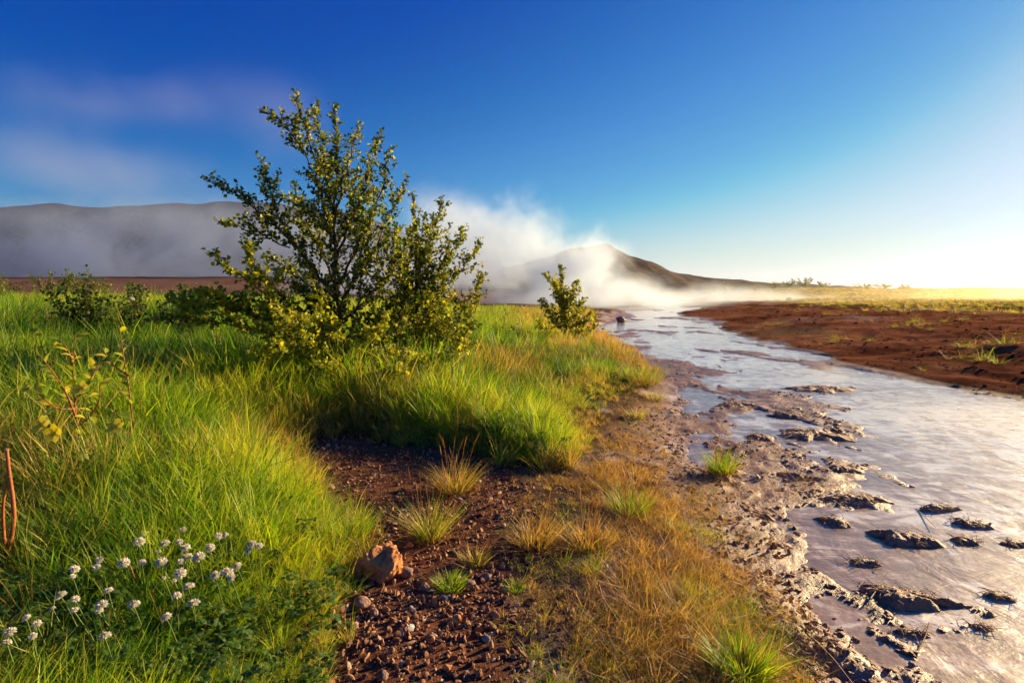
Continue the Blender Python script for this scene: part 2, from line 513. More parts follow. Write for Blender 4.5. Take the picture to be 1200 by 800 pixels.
# centre cap is not needed: the ring of radius 5 cm lies under the camera
m = MT('ground')
vc = m.attr('gcol').outputs['Vector']
pos = m.node('ShaderNodeNewGeometry').outputs['Position']
nz1 = m.noise(38, 6, .65, pos); nz2 = m.noise(140, 4, .6, pos); nz3 = m.noise(3.5, 5, .6, pos)
v1 = m.maprange(nz1, .3, .7, .55, 1.45); v2 = m.maprange(nz2, .3, .7, .7, 1.3); v3 = m.maprange(nz3, .3, .7, .8, 1.2)
vv = m.math('MULTIPLY', m.math('MULTIPLY', v1, v2), v3)
cmb = m.node('ShaderNodeCombineColor'); [m.link(vv, cmb.inputs[i]) for i in range(3)]
colr = m.mix(1.0, vc, cmb.outputs[0], 'MULTIPLY')
ro = m.attr('rough').outputs['Fac']
rr_ = m.math('ADD', ro, m.maprange(nz1, .3, .7, -.12, .12))
bh = m.math('ADD', m.math('MULTIPLY', nz1, 1.0), m.math('MULTIPLY', nz2, .35))
m.surf(m.principled(colr, rr_, m.maprange(ro, .50, .80, .5, .0), m.bump(bh, .8, .014)))
me = np_mesh('ground', np.stack([GX, GY, GZ], 1), gf, np.full(len(gf), 4), m.m, {'gcol': np.clip(col, 0, 1), 'rough': rough_a})
ground = tag(link(bpy.data.objects.new('ground', me)), 'muddy river bank, gravel patch, grassy slope and far plain', None, None, 'structure')
if me.polygons[0].normal.z < 0: me.flip_normals()

# ------------------------------------------------------------------ water
def build_water():
    ys = np.concatenate([np.arange(-8, 1, .4), np.exp(np.arange(0, math.log(75), .03))])
    us = np.linspace(0, 1, 90)
    Y, U = np.meshgrid(ys, us, indexing='ij')
    x0 = np.interp(Y, SH_Y, SH_X) - .9; x1 = np.interp(Y, BK_Y, BK_X) + .9
    k = np.clip(Y / 12, 1, 5)
    X = (x0 - k + 1) * (1 - U) + (x1 + k - 1) * U
    Z = np.full(X.shape, WATER_Z)
    f = grid_faces(len(ys), len(us))
    sdw = shore_d(X, Y).ravel()
    stir = sstep(1.0, .15, sdw / (1 + .05 * np.abs(Y.ravel()))) + .5 * sstep(.5, .1, -bank_d(X, Y).ravel())
    for (cx, cy, rx, ry, hh) in FLATS: stir = np.maximum(stir, .9 * np.exp(-(((X.ravel() - cx) / (rx * 1.7)) ** 2 + ((Y.ravel() - cy) / (ry * 1.7)) ** 2)))
    m = MT('milky_water')
    pos = m.node('ShaderNodeNewGeometry').outputs['Position']
    mp = m.node('ShaderNodeMapping'); m.link(pos, mp.inputs[0])
    mp.inputs['Rotation'].default_value = (0, 0, R(-14)); mp.inputs['Scale'].default_value = (2.0, 1.0, 1)
    r1 = m.noise(2.6, 5, .55, mp.outputs[0], .4)
    mp2 = m.node('ShaderNodeMapping'); m.link(pos, mp2.inputs[0])
    mp2.inputs['Rotation'].default_value = (0, 0, R(12)); mp2.inputs['Scale'].default_value = (.9, 2.3, 1)
    r2 = m.noise(6, 5, .6, mp2.outputs[0], .5)
    hh = m.math('ADD', m.math('MULTIPLY', r1, .55), m.math('MULTIPLY', r2, .32))
    # suspended silt: brown stirred patches, and pale ribbons with glare painted in, drifting along and across the flow
    s1 = m.noise(1.5, 7, .62, mp.outputs[0], 2.0)
    s2 = m.noise(1.7, 7, .66, mp2.outputs[0], 2.0)
    s3 = m.noise(.45, 3, .5, pos, .3)
    sm_ = m.math('ADD', m.math('ADD', m.math('MULTIPLY', s1, .36), m.math('MULTIPLY', s2, .44)), m.math('MULTIPLY', s3, .20))
    sm_ = m.math('SUBTRACT', sm_, m.math('MULTIPLY', m.attr('stir').outputs['Fac'], .085))
    silt_glare = m.ramp(sm_, [(.40, (.16, .070, .036)), (.45, (.32, .175, .095)), (.475, (.50, .37, .27)), (.505, (.74, .65, .53)), (.70, (.78, .74, .67))])
    ro_ = m.maprange(sm_, .40, .48, .50, .42)
    nr = m.bump(hh, .55, .040)
    pr_ = m.principled(silt_glare, ro_, .8, nr, IOR=1.4)
    pr_.node.inputs['Coat Weight'].default_value = 1.0; pr_.node.inputs['Coat Roughness'].default_value = .07; pr_.node.inputs['Coat IOR'].default_value = 1.34
    m.link(nr, pr_.node.inputs['Coat Normal'])
    m.surf(pr_)
    me = np_mesh('water', np.stack([X, Y, Z], -1).reshape(-1, 3), f, np.full(len(f), 4), m.m, {'stir': np.clip(stir, 0, 1)})
    if me.polygons[0].normal.z < 0: me.flip_normals()
    tag(link(bpy.data.objects.new('water', me)), 'shallow milky hot stream flowing over mud', None, None, 'structure')
build_water()

# ------------------------------------------------------------------ far hills
def hill(name, tops, depth, thick, label, c0, c1, seed, base_z, amp, nx=260, ny=40):
    P = [at_depth(a, b, depth) for a, b in tops]
    xs = np.array([p.x for p in P]); zs = np.array([p.z for p in P])
    X0 = np.linspace(xs[0], xs[-1], nx); V = np.linspace(-1, 1, ny)
    V = np.sign(V) * np.abs(V) ** 1.5
    X, VV = np.meshgrid(X0, V)
    Z = np.interp(X, xs, zs) - base_z
    Y = depth + VV * thick * (1 + .0 * X)
    prof = np.maximum(0, 1 - np.abs(VV)) ** 1.3
    gul = (ridged(X / thick * 3.1, Y / thick * 1.2, 4, seed) - .5)
    Z = base_z + Z * prof * (1 + amp * 1.6 * gul * np.abs(VV)) + (fbm(X / thick * 5, Y / thick * 5, 3, seed + 5) - .5) * amp * Z.max() * .16 * prof
    f = grid_faces(ny, nx)
    m = MT(name)
    pos = m.node('ShaderNodeNewGeometry').outputs['Position']
    n = m.noise(14 / thick, 7, .6, pos)
    m.surf(m.principled(m.ramp(n, [(.35, c0), (.65, c1)]), .95, .1, m.bump(m.noise(40 / thick, 5, .6, pos), .6, thick * .02)))
    me = np_mesh(name, np.stack([X, Y, Z], -1).reshape(-1, 3), f, np.full(len(f), 4), m.m)
    if me.polygons[0].normal.z < 0: me.flip_normals()
    tag(link(bpy.data.objects.new(name, me)), label, None, None, 'structure')
hill('table_mountain', [(-700, 330), (-400, 262), (-150, 248), (0, 243), (60, 240), (130, 242), (190, 238), (260, 236), (330, 240), (420, 252), (520, 290), (640, 325), (760, 341)], 450, 150,
     'long flat topped blue mountain fading behind the steam', (.045, .05, .065), (.09, .085, .095), 3, -2, .45)
hill('rocky_hill', [(480, 341), (560, 322), (630, 305), (672, 291), (700, 286), (714, 285), (724, 292), (738, 300), (765, 307), (790, 318), (815, 324), (850, 327), (900, 331), (960, 335), (1040, 338), (1130, 340), (1260, 343)], 260, 60,
     'dark peaked hill sloping down to the golden plain', (.028, .017, .013), (.12, .065, .040), 12, -1.5, .75)

# ------------------------------------------------------------------ scattering of what cannot be counted
def scatter(name, label, pts, rot, scl, idx, inst_attrs, variants):
    src = bpy.data.collections.new(name + '_kinds')
    for i, me in enumerate(variants):
        o = bpy.data.objects.new('%s_kind_%02d' % (name, i), me)
        src.objects.link(o)
    me = bpy.data.meshes.new(name)
    n = len(pts)
    me.vertices.add(n); me.vertices.foreach_set('co', np.asarray(pts, np.float32).ravel())
    def fa(k, a, t='FLOAT', key='value'):
        at = me.attributes.new(k, t, 'POINT'); at.data.foreach_set(key, np.ascontiguousarray(a).ravel())
    fa('irot', np.asarray(rot, np.float32), 'FLOAT_VECTOR', 'vector')
    s = np.asarray(scl, np.float32)
    if s.ndim == 1: s = np.repeat(s[:, None], 3, 1)
    fa('iscl', s, 'FLOAT_VECTOR', 'vector')
    fa('iidx', np.asarray(idx, np.int32), 'INT')
    for k, a in inst_attrs.items(): fa(k, np.asarray(a, np.float32))
    o = link(bpy.data.objects.new(name, me))
    tag(o, label, None, None, 'stuff')
    ng = bpy.data.node_groups.new(name + '_scatter', 'GeometryNodeTree')
    ng.interface.new_socket('Geometry', in_out='INPUT', socket_type='NodeSocketGeometry')
    ng.interface.new_socket('Geometry', in_out='OUTPUT', socket_type='NodeSocketGeometry')
    N = ng.nodes; L = ng.links
    gi = N.new('NodeGroupInput'); go = N.new('NodeGroupOutput')
    mp = N.new('GeometryNodeMeshToPoints')
    ip = N.new('GeometryNodeInstanceOnPoints')
    ci = N.new('GeometryNodeCollectionInfo'); ci.inputs[0].default_value = src
    ci.inputs['Separate Children'].default_value = True; ci.inputs['Reset Children'].default_value = True
    ip.inputs['Pick Instance'].default_value = True
    def na(nm, t):
        a = N.new('GeometryNodeInputNamedAttribute'); a.data_type = t; a.inputs[0].default_value = nm
        return a.outputs[0]
    L.new(gi.outputs[0], mp.inputs[0]); L.new(mp.outputs[0], ip.inputs['Points'])
    L.new(ci.outputs[0], ip.inputs['Instance'])
    L.new(na('iidx', 'INT'), ip.inputs['Instance Index'])
    e2r = N.new('FunctionNodeEulerToRotation'); L.new(na('irot', 'FLOAT_VECTOR'), e2r.inputs[0])
    L.new(e2r.outputs[0], ip.inputs['Rotation'])
    L.new(na('iscl', 'FLOAT_VECTOR'), ip.inputs['Scale'])
    L.new(ip.outputs[0], go.inputs[0])
    md = o.modifiers.new('scatter', 'NODES'); md.node_group = ng
    return o

def tuft_mesh(name, n, spread, hmin, hmax, width, bend, mat, seed, segs=3, lean=.35, static=None):
    g = np.random.default_rng(seed)
    a = g.uniform(0, 2 * np.pi, n); r = spread * np.sqrt(g.uniform(0, 1, n))
    base = np.stack([np.cos(a) * r, np.sin(a) * r, np.full(n, -.015)], 1)
    H = g.uniform(hmin, hmax, n)
    da = a + g.normal(0, .9, n)
    out = np.stack([np.cos(da), np.sin(da), np.zeros(n)], 1)
    ln = (r / spread * lean + g.uniform(0, .25, n)) * H
    bd_ = g.uniform(.1, 1, n) * bend * H
    wa = da + np.pi / 2 + g.normal(0, .5, n)
    wv = np.stack([np.cos(wa), np.sin(wa), np.zeros(n)], 1)
    W = width * g.uniform(.6, 1.3, n)
    V = []
    for k in range(segs + 1):
        t = k / segs
        c = base + out * (ln * t + bd_ * t * t)[:, None] + np.array([0, 0, 1.0])[None] * (H * (t - .28 * bend * t * t * g.uniform(.2, 1.0, n)))[:, None]
        if k < segs:
            w = (W * (1 - .55 * t ** 1.5) * (.75 if k == 0 else 1))[:, None] * .5
            V += [c - wv * w, c + wv * w]
        else: V.append(c)
    V = np.stack(V, 1)
    nv = V.shape[1]
    o = (np.arange(n) * nv)[:, None]
    fl = []
    for k in range(segs - 1): fl.append(o + np.array([2 * k, 2 * k + 1, 2 * k + 3, 2 * k + 2]))
    fl.append(o + np.array([2 * segs - 2, 2 * segs - 1, 2 * segs]))
    flat = np.concatenate(fl, 1).ravel()
    counts = np.tile([4] * (segs - 1) + [3], n)
    hh = np.tile(np.array([j // 2 / segs for j in range(nv)]), n)
    bb = np.repeat(g.uniform(0, 1, n), nv)
    at = {'b': bb, 'h': hh}
    return np_mesh(name, V.reshape(-1, 3), flat, counts, mat, at)

def stalk_mesh(name, n, hgt_, seed, mat=None):
    """thin flowering stalks with narrow seed heads"""
    g = np.random.default_rng(seed)
    V = []; Fl = []; Cn = []; B = []; Hh = []; off = 0
    for i in range(n):
        a = g.uniform(0, 6.28); r = g.uniform(0, .06)
        p0 = np.array([math.cos(a) * r, math.sin(a) * r, -.01])
        h = hgt_ * g.uniform(.7, 1.15); a2 = g.uniform(0, 6.28); ln = h * g.uniform(.05, .35)
        d = np.array([math.cos(a2), math.sin(a2), 0]); wv = np.array([-math.sin(a2), math.cos(a2), 0])
        pts = [(0, .0011), (.4, .0010), (.78, .0008), (.82, .0014), (.88, .0021), (.94, .0015), (1.0, .0003)]
        tb = Tubes(); tb.add([p0 + d * ln * t * t + np.array([0, 0, h * t]) for t, _ in pts], [w for _, w in pts], 3)
        v = tb.v[0]; f = tb.f[0]
        V.append(v); Fl.append((f + off).ravel()); Cn += [4] * len(f); off += len(v)
        B.append(np.full(len(v), g.uniform(.2, .8))); Hh.append(np.repeat([t for t, _ in pts], 3))
    return np_mesh(name, np.concatenate(V), np.concatenate(Fl), Cn, mat or M_GRASS, {'b': np.concatenate(B), 'h': np.concatenate(Hh)})

TALL = [tuft_mesh('tall_grass_tuft', 34, .055, .14, .33, .0052, .55, M_GRASS, 100 + i) for i in range(6)]
FINE = [tuft_mesh('fine_grass_tuft', 42, .045, .10, .24, .0032, .7, M_GRASS, 120 + i) for i in range(4)]
SHORT = [tuft_mesh('short_grass_tuft', 30, .04, .03, .09, .0032, .8, M_GRASS, 140 + i, 2, .7) for i in range(5)]
SPRAWL = [tuft_mesh('straw_tuft', 26, .05, .05, .15, .0026, 1.3, M_GRASS, 160 + i, 3, 1.1) for i in range(5)]
WIDE = [tuft_mesh('broad_grass_tuft', 12, .05, .10, .30, .0095, .9, M_GRASS, 150 + i, 4, .6) for i in range(3)] + [tuft_mesh('bent_dead_tuft', 22, .06, .08, .22, .0036, 1.5, M_GRASS, 155 + i, 4, 1.0) for i in range(2)]
STALK = [stalk_mesh('grass_stalk', 5, .40, 180 + i) for i in range(3)]
FARG = [tuft_mesh('far_grass_tuft', 30, .16, .12, .34, .016, .6, M_GRASS, 190 + i, 2) for i in range(4)]

def sample_xy(n, x0, x1, y0, y1, persp=True):
    """random ground points, denser towards the viewer when persp"""
    if persp:
        y = np.exp(RNG.uniform(math.log(max(y0, .4)), math.log(y1), n))
        u = RNG.uniform(x0, x1, n)
        return u * (y + .7), y
    return RNG.uniform(x0, x1, n), RNG.uniform(y0, y1, n)

def rot_up(n, tilt=.12):
    r = RNG.normal(0, tilt, (n, 3)); r[:, 2] = RNG.uniform(0, 6.283, n)
    return r

def place(name, label, x, y, scl, idx, dry, variants, tilt=.12, dz=0.0, extra=None):
    z = height(x, y) + dz
    n = len(x)
    at = {'dry': dry, 'rnd': RNG.uniform(0, 1, n)}
    if extra: at.update(extra)
    return scatter(name, label, np.stack([x, y, z], 1), rot_up(n, tilt), scl, idx, at, variants)

CLOVER_C = ground_xy(170, 690, .2)
def lush_grass():
    xs, ys, sc, ix, dr = [], [], [], [], []
    # near and middle distance: real-sized tufts
    for (n, ya, yb, s0) in ((11500, .7, 3.2, .85), (10500, 3.2, 7.5, 1.05), (7500, 7.5, 15, 1.35)):
        x, y = sample_xy(n, -1.15, .45, ya, yb)
        gr, lu, de, st, sd, bd = masks(x, y)
        patch = fbm(x * 1.3, y * 1.3, 3, 301)
        keep = RNG.uniform(0, 1, n) < lu * sstep(.05, .4, patch + .25)
        cl = .5 * np.exp(-(((x - CLOVER_C[0]) / .72) ** 2 + ((y - CLOVER_C[1] + .12) / .50) ** 2) ** 1.5)
        keep &= RNG.uniform(0, 1, n) > cl * .25
        x, y, patch, sd, cl = x[keep], y[keep], patch[keep], sd[keep], cl[keep]
        k = len(x)
        edge = poly_sd(x, y, LUSHL)
        s = s0 * RNG.uniform(.6, 1.2, k) * (.55 + .7 * sstep(0, .5, edge)) * (.55 + .75 * patch) * (1 - .30 * cl) * (.60 + .40 * sstep(1.5, 2.9, y))
        # right-hand part behind the gravel is shorter and browner
        rt = sstep(-1.1, .5, x - .05 * y) * sstep(3.0, 4.0, y)
        s *= 1 - .50 * rt
        s *= 1 - .22 * np.exp(-((y - 3.9) ** 2 / .6)) * sstep(-2.4, -1.4, x)
        d = .10 + .34 * sstep(.5, .72, fbm(x * .9, y * .9, 3, 305)) + .36 * rt * sstep(.3, .6, fbm(x * 2.4, y * 2.4, 3, 307)) + .30 * sstep(.30, 0, edge) + .25 * sstep(-.7, -.1, sd)
        d += .2 * sstep(8, 14, y) * rt
        xs.append(x); ys.append(y); sc.append(s); dr.append(d)
        i = RNG.integers(0, len(TALL) + len(FINE), k)
        i = np.where(RNG.uniform(0, 1, k) < .22, RNG.integers(10, 15, k), i)
        d += np.where(i >= 13, .45, 0)
        dr[-1] = d
        ix.append(i)
    x = np.concatenate(xs); y = np.concatenate(ys); s = np.concatenate(sc)
    s3 = np.stack([s, s, s * RNG.uniform(.8, 1.25, len(s))], 1)
    pn = fbm(x * .55 + 4, y * .55, 3, 317); pn2 = fbm(x * 2.2, y * 2.2, 3, 319)
    sunlit_tint = np.exp(-((x + 1.15 + .25 * (y - 2.5)) ** 2 / .35 + (y - 2.6) ** 2 / 1.6))  # ridge where sunshine is painted into the grass colour
    rnd = np.clip(.5 + 1.5 * (pn - .5) + 1.1 * (pn2 - .5) + .30 * sunlit_tint - .22 * sstep(3.2, 5.5, y) * sstep(.3, -.8, x) - .12 * sstep(2.2, 1.4, y) + RNG.normal(0, .10, len(x)), 0, 1)  # yellower on that ridge; darker greens behind stand for deep shade
    s3 = s3 * (.72 + .55 * pn2)[:, None]
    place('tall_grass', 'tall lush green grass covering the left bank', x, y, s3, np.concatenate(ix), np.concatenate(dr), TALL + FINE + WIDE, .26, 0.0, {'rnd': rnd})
lush_grass()

def grass_stalks():
    x, y = sample_xy(1100, -1.1, .40, 1.2, 11)
    gr, lu, de, st, sd, bd = masks(x, y)
    keep = RNG.uniform(0, 1, len(x)) < np.maximum(lu * .22, de * .08 * (y > 2.2))
    x, y = x[keep], y[keep]; n = len(x)
    place('grass_stalks', 'thin flowering grass stalks rising above the blades', x, y, RNG.uniform(.5, 1.05, n) * (.4 + .6 * sstep(1.7, 3.2, y)), RNG.integers(0, 3, n), RNG.uniform(.25, .85, n), STALK, .14)
grass_stalks()

def dead_grass():
    x, y = sample_xy(44000, -.5, .58, .8, 6.0)
    gr, lu, de, st, sd, bd = masks(x, y)
    p = fbm(x * 2.6, y * 2.6, 3, 401)
    shore = sstep(-.65, -.15, sd) * (1 - sstep(-.02, .12, sd))
    w = de * (.30 + .75 * sstep(.40, .60, p)) + .10 * gr * sstep(.55, .7, p) + .55 * shore * sstep(.3, .6, p) * (1 - lu)
    keep = RNG.uniform(0, 1, len(x)) < w * .85
    x, y, p, sd, de = x[keep], y[keep], p[keep], sd[keep], de[keep]; n = len(x)
    green = sstep(.55, .72, fbm(x * 2.1 + 9, y * 2.1, 3, 409)) * sstep(-.45, -.8, sd)
    tallz = np.exp(-((sd + .42) / .26) ** 2) * sstep(1.25, 1.8, y) * sstep(4.6, 3.2, y)
    d = .60 - .50 * green * (1 - .8 * tallz) + .36 * tallz + 1.1 * (fbm(x * 3.3 + 5, y * 3.3, 3, 431) - .5) + RNG.normal(0, .12, n)
    ix = np.where(RNG.uniform(0, 1, n) < .45 + .2 * green, RNG.integers(0, 5, n), RNG.integers(5, 10, n))
    ix = np.where(RNG.uniform(0, 1, n) > .15 + .5 * tallz, RNG.integers(0, 5, n), ix)
    s = RNG.uniform(.30, .85, n) * (.46 + .50 * tallz + .15 * sstep(3, 5, y))
    place('dry_grass', 'short straw coloured and rusty grass between gravel and stream', x, y, s, ix, d, SHORT + SPRAWL, .3)
dead_grass()

BCRUMB = []
def far_grass():
    # golden meadow beyond the right bank and the far end of the left bank
    n = 26000
    y = np.exp(RNG.uniform(math.log(15), math.log(110), n)); x = RNG.uniform(-1.1, 1.6, n) * y
    gr, lu, de, st, sd, bd = masks(x, y)
    dist = np.hypot(x, y); nl = fbm(x * .35, y * .35, 3, 113)
    mead = sstep(26, 36, dist + (nl - .5) * 14) * sstep(4, 9, bd)
    left = sstep(30, 24, y) * lu * (sd < -.5)
    keep = RNG.uniform(0, 1, n) < np.maximum(mead, left)
    x, y = x[keep], y[keep]; n = len(x)
    d = np.where(x > 0, .55, .30) + RNG.normal(0, .08, n)
    place('meadow_grass', 'golden grass on the far plain', x, y, RNG.uniform(.7, 1.4, n) * np.where(x > .2 * y, .5, 1), RNG.integers(0, 4, n), d, FARG, .1)
    # turned earth of the far bank
    n = 15000
    y = np.exp(RNG.uniform(math.log(2.5), math.log(30), n)); x = RNG.uniform(.2, 1.6, n) * y
    bd = bank_d(x, y); p = ridged(x * 1.1, y * 1.1, 3, 611)
    keep = RNG.uniform(0, 1, n) < sstep(.0, .3, bd) * sstep(.45, .75, p)
    x, y, p = x[keep], y[keep], p[keep]; n = len(x)
    s = RNG.uniform(.012, .05, n) * (.6 + .04 * y) * (.45 + RNG.uniform(0, 1, n) ** 6 * .8)
    scatter('bank_clods', 'clods of dark red earth on the far bank', np.stack([x, y, height(x, y)], 1), rot_up(n, .3), np.stack([s, s, s * .7], 1), RNG.integers(0, 5, n), {'rnd': RNG.uniform(0, 1, n)}, BCRUMB)
    # thin low growth on the red-brown far bank
    n = 9000
    y = np.exp(RNG.uniform(math.log(4), math.log(32), n)); x = RNG.uniform(.2, 1.3, n) * y
    bd = bank_d(x, y); p = fbm(x * .9, y * .9, 3, 433)
    keep = RNG.uniform(0, 1, n) < sstep(.1, .8, bd) * sstep(.60, .72, p) * .6
    x, y = x[keep], y[keep]; n = len(x)
    place('bank_growth', 'sparse brown growth on the far bank', x, y, RNG.uniform(.5, 1.2, n), RNG.integers(0, 5, n), RNG.uniform(.25, .6, n), SPRAWL, .3)

# ---- pebbles
def rock_mesh(name, subdiv, size, squash, rough, seed, mat, sharp=.5):
    import bmesh
    g = np.random.default_rng(seed)
    bm = bmesh.new(); bmesh.ops.create_icosphere(bm, subdivisions=subdiv, radius=1)
    V = np.array([v.co[:] for v in bm.verts])
    # cut by random planes for facets, then roughen
    for k in range(9):
        nrm = g.normal(0, 1, 3); nrm /= np.linalg.norm(nrm); dcut = g.uniform(.55, .9)
        s = V @ nrm; over = np.maximum(s - dcut, 0)
        V = V - nrm[None] * (over * sharp * 1.4)[:, None]
    if rough > 0:
        q = V * 2.1 + seed
        nn = (fbm(q[:, 0] + q[:, 2] * .7, q[:, 1] - q[:, 2] * .6, 5, seed) - .5) + .5 * (ridged(q[:, 0] * 2 + q[:, 2], q[:, 1] * 2 - q[:, 2], 3, seed + 3) - .5)
        V = V * (1 + rough * nn)[:, None]
    V = V * np.array(size)[None] * np.array([1, squash, 1])[None]
    for v, c in zip(bm.verts, V): v.co = c
    me = bpy.data.meshes.new(name); bm.to_mesh(me); bm.free()
    me.polygons.foreach_set('use_smooth', np.full(len(me.polygons), subdiv > 2))
    me.materials.append(mat)
    return me

def pebble_mat():
    m = MT('pebble')
    r = m.attr('rnd', True).outputs['Fac']
    pos = m.node('ShaderNodeNewGeometry').outputs['Position']
    n = m.noise(160, 4, .6, pos)
    c = m.ramp(r, [(0, (.13, .050, .024)), (.35, (.28, .115, .052)), (.6, (.44, .19, .08)), (.82, (.52, .27, .12)), (.94, (.54, .36, .22)), (1, (.62, .54, .46))])
    c = m.mix(m.maprange(n, .3, .7, .0, .55), c, (.04, .018, .012))
    m.surf(m.principled(c, .75, .35, m.bump(n, .5, .003)))
    return m.m
M_PEB = pebble_mat()
PEB = [rock_mesh('pebble', 1 if i < 4 else 2, (1, .8, .6), 1, .35, 500 + i, M_PEB, .7) for i in range(8)]
def pebbles():
    x, y = sample_xy(54000, -.40, .50, .8, 5.2)
    gr, lu, de, st, sd, bd = masks(x, y)
    sh = sstep(-.9, -.3, sd) * (1 - sstep(0, .3, sd)) * (1 - lu)
    keep = RNG.uniform(0, 1, len(x)) < np.clip(gr * (.45 + .55 * sstep(.35, .6, fbm(x * 3, y * 3, 3, 717))) + .22 * de + .20 * sh, 0, 1) * (1 - .8 * lu)
    x, y = x[keep], y[keep]; n = len(x)
    s = .0022 + .0120 * RNG.uniform(0, 1, n) ** 4 + .0008 * y
    z = height(x, y) + s * .2
    rt = RNG.uniform(0, 6.28, (n, 3))
    scatter('gravel', 'loose red brown gravel on the bare patch', np.stack([x, y, z], 1), rt, np.stack([s * RNG.uniform(.7, 1.5, n), s * RNG.uniform(.7, 1.3, n), s * RNG.uniform(.35, 1.0, n)], 1), RNG.integers(0, 8, n), {'rnd': RNG.uniform(0, 1, n), 'dry': np.zeros(n)}, PEB)
pebbles()

# ---- crumbs of mud and broken root fibres on the shore and islands
M_MUD = None
def mud_mat():
    m = MT('wet_mud_clod')
    tc = m.node('ShaderNodeNewGeometry').outputs['Position']
    n = m.noise(45, 6, .65, tc); n2 = m.noise(160, 4, .6, tc)
    c = m.ramp(n, [(.3, (.17, .070, .036)), (.5, (.34, .16, .085)), (.72, (.52, .30, .18))])
    m.surf(m.principled(c, .62, .5, m.bump(m.math('ADD', n, m.math('MULTIPLY', n2, .5)), .9, .012)))
    return m.m
M_MUD = mud_mat()
CRUMB = [rock_mesh('mud_crumb', 2, (1, .8, .5), 1, .9, 540 + i, M_MUD, .4) for i in range(5)]
FIBRE = [tuft_mesh('root_fibre', 9, .05, .02, .10, .0022, 2.6, M_GRASS, 560 + i, 3, 1.6) for i in range(4)]
M_EARTH = simple_mat('red_earth', (.065, .023, .012), (.19, .070, .034), 12, .95, .8, .0, .03)
BCRUMB += [rock_mesh('earth_clod', 2, (1, .8, .55), 1, .9, 620 + i, M_EARTH, .4) for i in range(5)]
far_grass()
def mud_bits():
    x, y = sample_xy(30000, .15, 1.0, 1.1, 9)
    sd = shore_d(x, y); bd = bank_d(x, y); z = height(x, y)
    lu = masks(x, y)[1]
    w = sstep(-.35, .0, sd) * (bd < 0) * sstep(WATER_Z - .012, WATER_Z + .015, z) * (1 - lu)
    w = w * sstep(.35, .6, fbm(x * 3, y * 3, 3, 571))
    keep = RNG.uniform(0, 1, len(x)) < w * .8
    x, y, z = x[keep], y[keep], z[keep]; n = len(x)
    s = (.004 + .012 * RNG.uniform(0, 1, n) ** 2.5) * (1 + .08 * y)
    s3 = np.stack([s, s, s * .6], 1)
    scatter('mud_crumbs', 'crumbs of wet mud on the shore and islands', np.stack([x, y, z], 1), rot_up(n, .3), s3, RNG.integers(0, 5, n), {'rnd': RNG.uniform(0, 1, n)}, CRUMB)
    x, y = sample_xy(14000, .1, .9, 1.1, 7)
    sd = shore_d(x, y); bd = bank_d(x, y); z = height(x, y); lu = masks(x, y)[1]
    w = sstep(-.6, -.2, sd) * (1 - sstep(.35, 1.3, sd)) * (z > WATER_Z) * (1 - lu) * sstep(.4, .6, fbm(x * 2.3, y * 2.3, 3, 577))
    keep = RNG.uniform(0, 1, len(x)) < w
    x, y = x[keep], y[keep]; n = len(x)
    place('root_fibres', 'matted brown roots and dead fibres along the shore', x, y, RNG.uniform(.3, .65, n), RNG.integers(0, 4, n), RNG.uniform(.6, .95, n), FIBRE, .35)
mud_bits()
# ------------------------------------------------------------------ trees and shrubs
def unit(v):
    return v / (np.linalg.norm(v) + 1e-9)

def resample(path, n):
    P = np.array([tuple(p) for p in path], float)
    d = np.concatenate([[0], np.cumsum(np.linalg.norm(np.diff(P, axis=0), axis=1))])
    t = np.linspace(0, d[-1], n)
    Q = np.stack([np.interp(t, d, P[:, i]) for i in range(3)], 1)
    for _ in range(2): Q[1:-1] = .25 * Q[:-2] + .5 * Q[1:-1] + .25 * Q[2:]
    return Q, d[-1]

